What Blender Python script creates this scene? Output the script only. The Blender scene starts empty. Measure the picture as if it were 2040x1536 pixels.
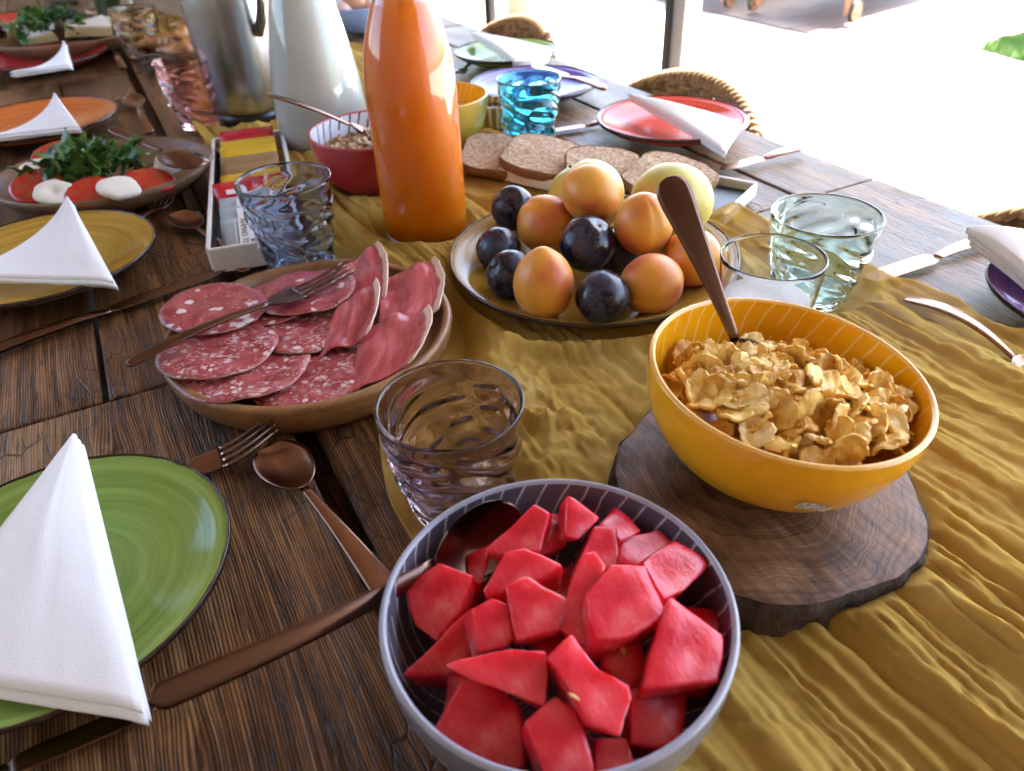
import bpy, bmesh, math, random
import numpy as np
from mathutils import Vector, Matrix, noise as MN
from math import sin, cos, pi, radians, sqrt, exp, atan2, hypot

scene = bpy.context.scene
col = scene.collection

# ------------------------------------------------------------------ camera, sky, sun, exposure
# z = 0 is the table top, the ground lies at z = -0.75; y runs along the table, x across it.
FPX, CX, CY, CAMZ = 1480.0, 1020.0, 768.0, 0.35
CR = ((0.88217399, -0.30479519, 0.35898321), (-0.46949571, -0.50991909, 0.72080254), (-0.03664475, -0.80441433, -0.59293739))
cam_d = bpy.data.cameras.new('camera')
cam_o = bpy.data.objects.new('camera', cam_d); col.objects.link(cam_o)
cam_o.matrix_world = Matrix([[CR[i][0], -CR[i][1], -CR[i][2], (0, 0, CAMZ)[i]] for i in range(3)] + [[0, 0, 0, 1]])
cam_d.sensor_width = 36; cam_d.lens = FPX / 2040 * 36
cam_d.clip_start = 0.01; cam_d.clip_end = 500
cam_d.dof.use_dof = True; cam_d.dof.focus_distance = 0.52; cam_d.dof.aperture_fstop = 9.5
scene.camera = cam_o

SUN_EL, SUN_AZ = radians(62), radians(18)          # azimuth measured from +x towards +y
w = bpy.data.worlds.new('World'); scene.world = w; w.use_nodes = True
wn = w.node_tree
sky = wn.nodes.new('ShaderNodeTexSky'); sky.sky_type = 'NISHITA'; sky.sun_disc = False
sky.dust_density = 1.8; sky.sun_elevation = SUN_EL; sky.sun_rotation = pi / 2 - SUN_AZ
bg = wn.nodes['Background']; bg.inputs['Strength'].default_value = 0.11
wn.links.new(sky.outputs[0], bg.inputs[0])
sun_d = bpy.data.lights.new('sun', 'SUN'); sun_d.energy = 5.0; sun_d.angle = radians(0.5); sun_d.color = (1, 0.95, 0.87)
sun_o = bpy.data.objects.new('sun', sun_d); col.objects.link(sun_o)
SDIR = Vector((cos(SUN_EL) * cos(SUN_AZ), cos(SUN_EL) * sin(SUN_AZ), sin(SUN_EL)))
sun_o.rotation_euler = SDIR.to_track_quat('Z', 'Y').to_euler(); sun_o.location = (3, 3, 6)
scene.view_settings.view_transform = 'Standard'; scene.view_settings.look = 'None'
scene.view_settings.exposure = 3.6; scene.view_settings.gamma = 1.0
scene.cycles.use_denoising = True; scene.cycles.use_adaptive_sampling = True; scene.cycles.adaptive_threshold = 0.02
scene.cycles.max_bounces = 14; scene.cycles.transmission_bounces = 12; scene.cycles.transparent_max_bounces = 12
scene.cycles.diffuse_bounces = 6; scene.cycles.glossy_bounces = 6
scene.cycles.sample_clamp_indirect = 6.0; scene.cycles.blur_glossy = 0.6

def T(px, py, z=0.0):
    """point of the table (or of the level z above it) that a ray of the photograph meets"""
    d = [CR[i][0] * (px - CX) + CR[i][1] * (py - CY) + CR[i][2] * FPX for i in range(3)]
    t = (z - CAMZ) / d[2]
    return Vector((d[0] * t, d[1] * t, z))

# ------------------------------------------------------------------ helpers
def link(o, parent=None):
    col.objects.link(o)
    if parent: o.parent = parent
    return o
def tag(o, label=None, cat=None, group=None, kind=None):
    if label: o['label'] = label
    if cat: o['category'] = cat
    if group: o['group'] = group
    if kind: o['kind'] = kind
    return o
def empty(name, loc=(0, 0, 0), label=None, cat=None, group=None, rz=0):
    o = bpy.data.objects.new(name, None); o.empty_display_size = 0.02
    o.location = loc; o.rotation_euler = (0, 0, rz); col.objects.link(o)
    return tag(o, label, cat, group)
def mk(name, v, f, mat, parent=None, smooth=True, loc=None):
    me = bpy.data.meshes.new(name); me.from_pydata([tuple(p) for p in v], [], f); me.update()
    if smooth: me.polygons.foreach_set('use_smooth', [True] * len(me.polygons))
    o = bpy.data.objects.new(name, me)
    if mat: me.materials.append(mat)
    if loc is not None: o.location = loc
    return link(o, parent)
def bevel(o, wd=0.003, seg=2, ang=40):
    m = o.modifiers.new('bevel', 'BEVEL'); m.width = wd; m.segments = seg; m.limit_method = 'ANGLE'; m.angle_limit = radians(ang)
    return o
def lathe(name, prof, mat, parent=None, loc=None, seg=64, closed=False, rfn=None):
    """revolve (r, z) points; rfn(r, z, angle, index) may vary the radius"""
    v, f = [], []
    n = len(prof)
    for i, (r, z) in enumerate(prof):
        for k in range(seg):
            a = 2 * pi * k / seg
            rr = rfn(r, z, a, i) if rfn else r
            v.append((rr * cos(a), rr * sin(a), z))
    rng = n if closed else n - 1
    for i in range(rng):
        j = (i + 1) % n
        for k in range(seg):
            l = (k + 1) % seg
            f.append((i * seg + k, i * seg + l, j * seg + l, j * seg + k))
    o = mk(name, v, f, mat, parent, True, loc)
    if any(r < 1e-6 for r, z in prof):
        bm = bmesh.new(); bm.from_mesh(o.data); bmesh.ops.remove_doubles(bm, verts=bm.verts, dist=1e-6); bm.to_mesh(o.data); bm.free()
    return o
def box(name, size, mat, parent=None, loc=(0, 0, 0), rot=(0, 0, 0), bev=0.0):
    x, y, z = (s / 2 for s in size)
    v = [(sx * x, sy * y, sz * z) for sx in (-1, 1) for sy in (-1, 1) for sz in (-1, 1)]
    f = [(0, 1, 3, 2), (4, 6, 7, 5), (0, 4, 5, 1), (2, 3, 7, 6), (0, 2, 6, 4), (1, 5, 7, 3)]
    o = mk(name, v, f, mat, parent, False, loc); o.rotation_euler = rot
    if bev: bevel(o, bev)
    return o
def tube(pts, rad, seg=8):
    """verts, faces of a tube through pts with radius rad (number or list)"""
    v, f = [], []
    n = len(pts); pts = [Vector(p) for p in pts]
    up = Vector((0, 0, 1))
    for i, p in enumerate(pts):
        t = (pts[min(i + 1, n - 1)] - pts[max(i - 1, 0)]).normalized()
        a = t.cross(up if abs(t.z) < .95 else Vector((1, 0, 0))).normalized(); b = a.cross(t)
        r = rad[i] if isinstance(rad, (list, tuple)) else rad
        for k in range(seg):
            an = 2 * pi * k / seg
            v.append(p + a * (r * cos(an)) + b * (r * sin(an)))
    for i in range(n - 1):
        for k in range(seg):
            l = (k + 1) % seg
            f.append((i * seg + k, i * seg + l, (i + 1) * seg + l, (i + 1) * seg + k))
    f.append(tuple(range(seg - 1, -1, -1))); f.append(tuple((n - 1) * seg + k for k in range(seg)))
    return v, f
def grid_shell(P, th):
    """closed sheet of thickness th from a grid of points P[i][j]"""
    ni, nj = len(P), len(P[0])
    v, f = [], []
    nrm = [[None] * nj for _ in range(ni)]
    for i in range(ni):
        for j in range(nj):
            a = P[min(i + 1, ni - 1)][j] - P[max(i - 1, 0)][j]; b = P[i][min(j + 1, nj - 1)] - P[i][max(j - 1, 0)]
            m = a.cross(b); m = m.normalized() if m.length > 1e-12 else Vector((0, 0, 1))
            nrm[i][j] = m if m.z >= 0 else -m
    for i in range(ni):
        for j in range(nj): v.append(P[i][j])
    for i in range(ni):
        for j in range(nj):
            t = th(i, j) if callable(th) else th
            v.append(P[i][j] - nrm[i][j] * t)
    N = ni * nj
    for i in range(ni - 1):
        for j in range(nj - 1):
            q = (i * nj + j, i * nj + j + 1, (i + 1) * nj + j + 1, (i + 1) * nj + j)
            f.append(q); f.append(tuple(N + k for k in reversed(q)))
    edge = [(i, 0) for i in range(ni)] + [(ni - 1, j) for j in range(1, nj)] + [(i, nj - 1) for i in range(ni - 2, -1, -1)] + [(0, j) for j in range(nj - 2, 0, -1)]
    for k in range(len(edge)):
        a = edge[k]; b = edge[(k + 1) % len(edge)]
        A, B = a[0] * nj + a[1], b[0] * nj + b[1]
        f.append((A, B, N + B, N + A))
    return v, f
def recalc(o):
    bm = bmesh.new(); bm.from_mesh(o.data); bmesh.ops.recalc_face_normals(bm, faces=bm.faces); bm.to_mesh(o.data); bm.free(); return o

# ------------------------------------------------------------------ materials
class NT:
    def __init__(s, name):
        s.m = bpy.data.materials.new(name); s.m.use_nodes = True
        s.t = s.m.node_tree; s.p = s.t.nodes['Principled BSDF']; s.out = s.t.nodes['Material Output']
    def n(s, kind, **kw):
        nd = s.t.nodes.new('ShaderNode' + kind)
        for k, v in kw.items(): setattr(nd, k, v)
        return nd
    def set(s, sock, v):
        if hasattr(v, 'is_linked') or isinstance(v, bpy.types.NodeSocket): s.t.links.new(v, sock)
        elif isinstance(v, (tuple, list)) and sock.type == 'RGBA' and len(v) == 3: sock.default_value = (*v, 1)
        else: sock.default_value = v
    def math(s, op, a, b=0.0, c=0.0, clamp=False):
        nd = s.n('Math', operation=op, use_clamp=clamp)
        for k, v in enumerate((a, b, c)): s.set(nd.inputs[k], v)
        return nd.outputs[0]
    def pos(s): return s.n('NewGeometry').outputs['Position']
    def obj(s): return s.n('TexCoord').outputs['Object']
    def rnd(s): return s.n('ObjectInfo').outputs['Random']
    def sep(s, v):
        nd = s.n('SeparateXYZ'); s.set(nd.inputs[0], v); return nd.outputs
    def comb(s, x, y, z=0.0):
        nd = s.n('CombineXYZ')
        for k, v in enumerate((x, y, z)): s.set(nd.inputs[k], v)
        return nd.outputs[0]
    def scale(s, v, sc):
        nd = s.n('VectorMath', operation='MULTIPLY'); s.set(nd.inputs[0], v); s.set(nd.inputs[1], sc); return nd.outputs[0]
    def noise(s, v, sc=5.0, det=4.0, rough=.55, dist=0.0, c=False):
        nd = s.n('TexNoise'); s.set(nd.inputs['Vector'], v)
        for k, x in (('Scale', sc), ('Detail', det), ('Roughness', rough), ('Distortion', dist)): s.set(nd.inputs[k], x)
        return nd.outputs['Color' if c else 'Fac']
    def vor(s, v, sc=5.0, feat='F1', out='Distance', rand=1.0):
        nd = s.n('TexVoronoi', feature=feat); s.set(nd.inputs['Vector'], v); s.set(nd.inputs['Scale'], sc); s.set(nd.inputs['Randomness'], rand)
        return nd.outputs[out]
    def ramp(s, fac, stops, interp='LINEAR'):
        nd = s.n('ValToRGB'); s.set(nd.inputs[0], fac); cr = nd.color_ramp; cr.interpolation = interp
        while len(cr.elements) < len(stops): cr.elements.new(0.5)
        for e, (p, c) in zip(cr.elements, stops):
            e.position = p; e.color = (c, c, c, 1) if isinstance(c, (int, float)) else (*c, 1)
        return nd.outputs[0]
    def mix(s, fac, a, b, mode='MIX'):
        nd = s.n('Mix', data_type='RGBA', blend_type=mode)
        s.set(nd.inputs[0], fac); s.set(nd.inputs[6], a); s.set(nd.inputs[7], b); return nd.outputs[2]
    def bump(s, h, st=.3, dist=.002, nrm=None):
        nd = s.n('Bump'); s.set(nd.inputs['Height'], h); nd.inputs['Strength'].default_value = st; nd.inputs['Distance'].default_value = dist
        if nrm: s.set(nd.inputs['Normal'], nrm)
        s.t.links.new(nd.outputs[0], s.p.inputs['Normal']); return nd.outputs[0]
    def P(s, **kw):
        al = dict(base='Base Color', rough='Roughness', metal='Metallic', spec='Specular IOR Level', trans='Transmission Weight', ior='IOR',
                  sss='Subsurface Weight', sssr='Subsurface Radius', ssss='Subsurface Scale', coat='Coat Weight', coatr='Coat Roughness', sheen='Sheen Weight', alpha='Alpha', aniso='Anisotropic')
        for k, v in kw.items(): s.set(s.p.inputs[al[k]], v)
        return s.m

def simple(name, base, rough=.5, var=.12, sc=40, bump=0.0, bsc=200, **kw):
    """plain procedural material with a little tone variation"""
    s = NT(name); o = s.obj()
    nz = s.noise(o, sc, 3)
    s.P(base=s.mix(nz, tuple(c * (1 - var) for c in base), tuple(min(1, c * (1 + var)) for c in base)), rough=rough, **kw)
    if bump: s.bump(s.noise(o, bsc, 4), bump, .001)
    return s.m

def wood_table():
    s = NT('old_table_wood')
    x, y, z = s.sep(s.pos()); r = s.rnd()
    off = s.math('MULTIPLY', r, 37.0)
    # grain lines bend around a few knots
    xx = x
    for kx, ky, st in ((-.075, .50, .00016), (-.02, .535, .00010), (-.06, .235, .00012), (.015, .30, -.00007), (.69, .58, .00016), (.62, .47, .00010), (.73, .70, .00012), (-.1, 1.02, .0002), (0.02, .80, .0001)):
        dx = s.math('SUBTRACT', x, kx); dy = s.math('MULTIPLY', s.math('SUBTRACT', y, ky), .45)
        d2 = s.math('ADD', s.math('ADD', s.math('MULTIPLY', dx, dx), s.math('MULTIPLY', dy, dy)), .00012)
        xx = s.math('ADD', xx, s.math('MULTIPLY', s.math('DIVIDE', dx, d2), -.6 * st))
    wob = s.noise(s.comb(s.math('MULTIPLY', x, 9.0), s.math('MULTIPLY', y, 3.0), off), 1.0, 3, .6)
    xx = s.math('ADD', xx, s.math('MULTIPLY', wob, .014))
    g1 = s.noise(s.comb(s.math('MULTIPLY', xx, 46.0), s.math('MULTIPLY', y, 1.6), off), 1.0, 5, .62)
    g2 = s.noise(s.comb(s.math('MULTIPLY', xx, 330.0), s.math('MULTIPLY', y, 9.0), off), 1.0, 4, .6)
    amp = s.noise(s.comb(s.math('MULTIPLY', x, 14.0), s.math('MULTIPLY', y, 4.0), off), 1.0, 2)
    lines = s.math('SINE', s.math('ADD', s.math('MULTIPLY', xx, 3300.0), s.math('MULTIPLY', g1, 24.0)))
    lines = s.math('MULTIPLY_ADD', lines, .5, .5)
    lines = s.math('POWER', lines, .7)
    pores = s.noise(s.comb(s.math('MULTIPLY', xx, 420.0), s.math('MULTIPLY', y, 26.0), off), 1.0, 3, .7)
    pores = s.ramp(pores, [(.33, 0.0), (.47, 1.0)])
    blot = s.noise(s.comb(s.math('MULTIPLY', x, 7.0), s.math('MULTIPLY', y, 5.0), off), 1.0, 6, .65)
    h = s.math('ADD', s.math('MULTIPLY', g1, .55), s.math('MULTIPLY', s.math('SUBTRACT', lines, .5), s.math('MULTIPLY', amp, .42)))
    h = s.math('ADD', h, s.math('MULTIPLY', s.math('SUBTRACT', g2, .5), .62))
    h = s.math('ADD', h, s.math('MULTIPLY', s.math('SUBTRACT', blot, .5), .55))
    base = s.ramp(h, [(.12, (.014, .006, .003)), (.28, (.10, .048, .019)), (.42, (.26, .142, .062)), (.58, (.42, .265, .14)), (.84, (.56, .42, .28))])
    base = s.mix(s.ramp(pores, [(0, .75), (1, 0.0)]), base, (.012, .006, .003))
    tone = s.ramp(r, [(0, (.88, .76, .64)), (.5, (1, .95, .86)), (1, (1.0, .84, .70))])
    base = s.mix(1.0, base, tone, 'MULTIPLY')
    # crazing cracks
    cr = s.vor(s.comb(s.math('MULTIPLY', xx, 62.0), s.math('MULTIPLY', y, 26.0), off), 1.0, 'DISTANCE_TO_EDGE')
    crm = s.ramp(s.noise(s.comb(x, y, off), 9.0, 3), [(.5, 0.0), (.62, 1.0)])
    crk = s.math('MULTIPLY', s.ramp(cr, [(.0, 1.0), (.05, 0.0)]), crm)
    base = s.mix(crk, base, (.012, .007, .004))
    stain = s.ramp(s.noise(s.comb(x, y, off), 26.0, 5, .7), [(.62, 0.0), (.72, .65)])
    base = s.mix(stain, base, (.03, .019, .014))
    s.P(base=base, rough=s.ramp(s.math('ADD', s.math('MULTIPLY', blot, .7), s.math('MULTIPLY', g2, .3)), [(.3, .25), (.7, .55)]), spec=.36)
    hh = s.math('SUBTRACT', s.math('ADD', s.math('MULTIPLY', h, .7), s.math('MULTIPLY', pores, .4)), s.math('MULTIPLY', crk, .8))
    s.bump(hh, .7, .0009)
    return s.m

def lathe_wood(name, dark, light, dirv=(1, .15, 0), sc=26.0, rough=.45):
    s = NT(name); o = s.obj()
    x, y, z = s.sep(o)
    u = s.math('ADD', s.math('MULTIPLY', x, dirv[0]), s.math('MULTIPLY', y, dirv[1]))
    v = s.math('SUBTRACT', s.math('MULTIPLY', y, dirv[0]), s.math('MULTIPLY', x, dirv[1]))
    wv = s.comb(s.math('MULTIPLY', u, sc * .16), s.math('MULTIPLY', v, sc), s.math('MULTIPLY', z, sc * .6))
    g = s.noise(wv, 1.0, 5, .6, 1.2); fi = s.noise(s.scale(wv, (2.0, 9.0, 9.0)), 1.0, 3, .6)
    h = s.math('ADD', s.math('MULTIPLY', g, .8), s.math('MULTIPLY', fi, .3))
    s.P(base=s.ramp(h, [(.32, dark), (.72, light)]), rough=rough); s.bump(fi, .15, .0006)
    return s.m

def ceramic(name, a, b, c=None, rough=.10, freq=190.0, coat=0.0):
    """glazed plate with brushed rings"""
    s = NT(name); x, y, z = s.sep(s.obj())
    r = s.math('SQRT', s.math('ADD', s.math('MULTIPLY', x, x), s.math('MULTIPLY', y, y)))
    q = s.comb(s.math('MULTIPLY', x, 7.0), s.math('MULTIPLY', y, 7.0), s.math('MULTIPLY', r, freq))
    n1 = s.noise(q, 1.0, 3, .6); n2 = s.noise(s.comb(s.math('MULTIPLY', x, 2.5), s.math('MULTIPLY', y, 2.5), s.math('MULTIPLY', r, freq * 3)), 1.0, 2)
    f = s.ramp(s.math('ADD', s.math('MULTIPLY', n1, .7), s.math('MULTIPLY', n2, .3)), [(.36, 0.0), (.64, 1.0)])
    base = s.mix(f, a, b)
    if c: base = s.mix(s.ramp(s.math('MULTIPLY', r, 11.0), [(.1, .8), (.65, 0.0)]), base, c)
    s.P(base=base, rough=rough, coat=coat, coatr=.03, spec=.28); s.bump(n1, .05, .0008)
    return s.m

def glass_mat(name, tint, rough=.0):
    s = NT(name); s.P(base=tint, rough=rough, trans=1.0, ior=1.48); return s.m

def copper_mat(name, base=(.58, .30, .19), rough=.27):
    s = NT(name); x, y, z = s.sep(s.obj())
    n1 = s.noise(s.comb(s.math('MULTIPLY', x, 30.0), s.math('MULTIPLY', y, 900.0), s.math('MULTIPLY', z, 900.0)), 1.0, 3)
    n2 = s.noise(s.obj(), 25.0, 3)
    s.P(base=s.mix(n2, tuple(c * .82 for c in base), tuple(min(1, c * 1.1) for c in base)), metal=1.0, rough=s.math('MULTIPLY_ADD', n2, .16, rough - .06))
    s.bump(n1, .05, .0003)
    return s.m

def napkin_mat():
    s = NT('white_paper_napkin'); o = s.pos()
    v = s.vor(o, 900.0); n = s.noise(o, 14.0, 3)
    s.P(base=s.mix(n, (.80, .80, .80), (.86, .86, .85)), rough=.9, spec=.2, sheen=.1); s.bump(s.math('ADD', v, s.math('MULTIPLY', n, 3.0)), .16, .0006)
    return s.m

MW = wood_table()
MCOP = copper_mat('copper_cutlery', (.28, .155, .105), .20); MCOPD = copper_mat('dark_copper_cutlery', (.17, .095, .068), .22)
MNAP = napkin_mat()
MRIM = simple('dark_brown_glazed_rim', (.035, .016, .012), .22, .4, 160)
MBLACK = simple('matt_black_enamel', (.012, .012, .014), .35, .3)
MWHITE = simple('white_glaze', (.78, .77, .73), .2, .04)
MPLASTIC = simple('black_plastic', (.008, .008, .009), .3, .2)

# ------------------------------------------------------------------ setting: ground, deck, lawn, roof, posts
def sheet(name, pts, z, mat, kind='structure'):
    o = mk(name, [(x, y, z) for x, y in pts], [tuple(range(len(pts)))], mat, smooth=False)
    return tag(o, kind=kind)
s = NT('pale_stone_paving'); n = s.noise(s.pos(), 3.0, 6); n2 = s.noise(s.pos(), 60.0, 4)
s.P(base=s.mix(n, (.60, .57, .52), (.69, .66, .61)), rough=.8); s.bump(n2, .3, .002); MPAVE = s.m
sheet('ground', [(-60, -60), (60, -60), (60, 60), (-60, 60)], -.75, MPAVE)
s = NT('grey_floor_stone'); n = s.noise(s.pos(), 5.0, 6)
s.P(base=s.mix(n, (.13, .11, .095), (.19, .17, .15)), rough=.55); MFLOOR = s.m
floor = sheet('terrace_floor', [(-1.5, -2.4), (1.75, -2.4), (1.75, 6.4), (-1.5, 6.4)], -.744, MFLOOR)
MROOF = lathe_wood('roof_boards', (.07, .04, .024), (.16, .10, .06), (1, 0, 0), 8.0, .6)
roof = empty('terrace_roof'); roof['kind'] = 'structure'
yy = -2.4; k = 0
while yy < 6.4:
    box('plank', (3.5, .346, .04), MROOF, roof, (.13, yy + .175, 1.97)); yy += .35
for bx in (-.2,): box('beam', (.1, 8.8, .14), MROOF, roof, (bx, 2.0, 1.88))
MALU = simple('grey_aluminium', (.42, .44, .47), .38, .08, 30, metal=.6)
MDARK = simple('black_rubber_seal', (.012, .012, .014), .5, .2)
MWALL = simple('sandy_plaster', (.24, .20, .16), .85, .06, 12, .3, 60)
hw = box('house_wall', (3.6, .2, 2.72), MWALL, None, (.2, -2.51, .61)); tag(hw, 'sandy plaster house wall closing the terrace behind the table', 'wall')
def post(x, y, label):
    e = empty('door_post', (x, y, -.745), label, 'post', 'aluminium posts of the terrace opening')
    box('profile', (.06, .052, 2.12), MALU, e, (.02, -.012, 1.06), bev=.004)
    box('seal', (.02, .022, 2.12), MDARK, e, (-.012, .0275, 1.06), bev=.003)
post(1.5, 1.84, 'grey and black aluminium post behind the wicker chair at the red plate')
post(1.5, 3.03, 'grey and black aluminium post beside the terracotta pot')
# unseen side wall added to block light from the left, around a garden window
sw = empty('added_side_wall', (-1.5, 0, -.745), 'unseen sandy plaster side wall added to block light, with a tall window beside the place settings', 'wall')
def wallbit(y0, y1, z0, z1): box('wall', (.16, y1 - y0, z1 - z0), MWALL, sw, (0, (y0 + y1) / 2, (z0 + z1) / 2))
wallbit(-2.4, 6.4, 0, 1.0); wallbit(-2.4, 6.4, 2.45, 2.69); wallbit(-2.4, .9, 1.0, 2.45); wallbit(3.3, 6.4, 1.0, 2.45)
for y in (.93, 2.1, 3.27): box('window_bar', (.06, .06, 1.44), MROOF, sw, (0, y, 1.725))
for z in (1.025, 2.425): box('window_bar', (.06, 2.4, .05), MROOF, sw, (0.002, 2.1, z))
ew = box('added_end_wall', (3.5, .16, 2.72), MWALL, None, (.13, 6.5, .61)); tag(ew, 'unseen sandy plaster wall added to keep light out at the far end of the terrace', 'wall')  # unseen, added so that less light enters from the far end
hb = box('added_header', (.1, 8.8, .42), MROOF, None, (1.5, 2.0, 1.59)); tag(hb, 'unseen dark timber header added to cut sky light over the open side of the terrace', 'beam')  # added out of view to hold back the high sky light
s = NT('weathered_deck_wood'); o = s.pos(); x, y, z = s.sep(o)
n = s.noise(s.comb(s.math('MULTIPLY', x, 2.0), s.math('MULTIPLY', y, 30.0), s.math('MULTIPLY', s.rnd(), 30.0)), 1.0, 4)
s.P(base=s.ramp(n, [(.3, (.15, .10, .08)), (.7, (.26, .19, .15))]), rough=.65); MDECK = s.m
deck = empty('pool_deck', (0, 0, -.75)); deck['kind'] = 'structure'
# boards of the deck start at a slanted edge
d0, d1 = T(1300, 80, -.75), T(1620, 78, -.75)
for i in range(26):
    yb = 3.6 + i * .125
    o = box('plank', (5.2, .121, .012), MDECK, deck, (4.12 + 2.6 + .006 * (i % 3), yb, .009))
s = NT('lawn_soil'); MLAWN = s.P(base=s.mix(s.noise(s.pos(), 30.0), (.05, .09, .02), (.10, .17, .05)), rough=.9)
la = [T(1945, 98, -.75), T(2060, 130, -.75), T(2200, 130, -.75), T(2060, 62, -.75)]
lawn = sheet('lawn', [(p.x, p.y) for p in la], -.744, MLAWN)
MGRASS = simple('grass_blades', (.11, .2, .045), .6, .5, 3)
rg = random.Random(4); gv, gf = [], []
for i in range(2600):
    a, b = rg.random(), rg.random()
    p = la[0].lerp(la[1], a).lerp(la[3].lerp(la[2], a), b)
    an = rg.random() * pi; h = .03 + .04 * rg.random(); dx, dy = .005 * cos(an), .005 * sin(an); k = len(gv)
    gv += [(p.x - dx, p.y - dy, -.744), (p.x + dx, p.y + dy, -.744), (p.x + rg.uniform(-.02, .02), p.y + rg.uniform(-.02, .02), -.744 + h)]
    gf.append((k, k + 1, k + 2))
tag(mk('grass', gv, gf, MGRASS, None, False), 'short green grass of the lawn beyond the paving', 'grass', kind='stuff')

# ------------------------------------------------------------------ the table: old planks with gaps
table = empty('dining_table', (0, 0, -.75), 'long rustic dining table of old dark brown planks', 'table')
xs = [-.445, -.19, .058, .30, .545, .795]; ys = [-.607, .574, 1.755, 2.936, 4.1]
def plank(x0, x1, y0, y1, zt=0.0, seed=0):
    rr = random.Random(seed)
    nx, ny = 6, 26; th = .035
    g = .0015
    P = [[None] * (ny + 1) for _ in range(nx + 1)]
    for i in range(nx + 1):
        for j in range(ny + 1):
            u, v = i / nx, j / ny
            x = x0 + (x1 - x0) * u; y = y0 + (y1 - y0) * v
            if i in (0, nx): x += (1 if i == 0 else -1) * (g + .0012 * MN.noise(Vector((y * 9, x0 * 50, seed))))
            if j in (0, ny): y += (1 if j == 0 else -1) * (g + .0008 * MN.noise(Vector((x * 30, y0 * 50, seed))))
            z = zt + .0006 * MN.noise(Vector((x * 7, y * 3, seed)))
            if x0 == .058 and i == 0: z -= .004
            P[i][j] = Vector((x, y, z + .75))
    v, f = grid_shell(P, th)
    o = mk('plank', v, f, MW, table, False); bevel(recalc(o), .0022, 2, 50)
sd = 0
for j in range(4):
    for i in range(5):
        sd += 1
        x0, x1 = xs[i], xs[i + 1]
        if i == 2: x0 = .058
        if i == 1: x1 = .046
        if j == 1 and i == 1:
            plank(x0, -.078, ys[j], ys[j + 1], -.0004, sd); plank(-.0765, x1, ys[j], ys[j + 1], -.001, sd + 50)
        elif j == 1 and i == 4:
            plank(x0, .675, ys[j], ys[j + 1], -.001, sd); plank(.6765, x1, ys[j], ys[j + 1], -.0005, sd + 50)
        else: plank(x0, x1, ys[j], ys[j + 1], -.001 if i == 2 else -.0003 * (i % 2), sd)
box('batten', (.06, 4.68, .02), MW, table, (.052, 1.747, .70))
for i, y in enumerate((-.2, 1.3, 2.7, 3.8)): box('cross_beam', (1.1, .09, .05), MW, table, (.175, y, .664))
for x in (-.33, .68):
    for y in (-.45, 3.95): box('leg', (.09, .09, .66), MW, table, (x, y, .332), bev=.004)

# ------------------------------------------------------------------ mustard gauze runner with folds
def runner_mat():
    s = NT('mustard_gauze'); o = s.pos(); x, y, z = s.sep(o)
    wv = s.math('MULTIPLY', s.math('SINE', s.math('MULTIPLY', x, 8200.0)), s.math('SINE', s.math('MULTIPLY', y, 8200.0)))
    n = s.noise(s.comb(s.math('MULTIPLY', x, 30.0), s.math('MULTIPLY', y, 8.0), s.math('MULTIPLY', z, 30.0)), 1.0, 4)
    base = s.ramp(n, [(.3, (.64, .42, .095)), (.55, (.74, .52, .14)), (.75, (.82, .63, .24))])
    s.P(base=base, rough=1.0, spec=.0, sheen=.0); s.bump(s.math('ADD', s.math('MULTIPLY', wv, .4), s.math('MULTIPLY', s.noise(s.comb(s.math('MULTIPLY', x, 420.0), s.math('MULTIPLY', y, 36.0), s.math('MULTIPLY', z, 200.0)), 1.0, 3), 2.6)), .22, .0006)
    tr = s.n('BsdfTranslucent'); s.set(tr.inputs[0], base)
    m1 = s.n('MixShader'); m1.inputs[0].default_value = .4
    s.t.links.new(s.p.outputs[0], m1.inputs[1]); s.t.links.new(tr.outputs[0], m1.inputs[2])
    tp = s.n('BsdfTransparent'); m2 = s.n('MixShader')
    fac = s.math('MULTIPLY_ADD', s.math('MULTIPLY_ADD', wv, .5, .5), .30, .22)
    s.set(m2.inputs[0], fac)
    s.t.links.new(m1.outputs[0], m2.inputs[1]); s.t.links.new(tp.outputs[0], m2.inputs[2]); s.t.links.new(m2.outputs[0], s.out.inputs[0])
    return s.m
MRUN = runner_mat()
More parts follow.
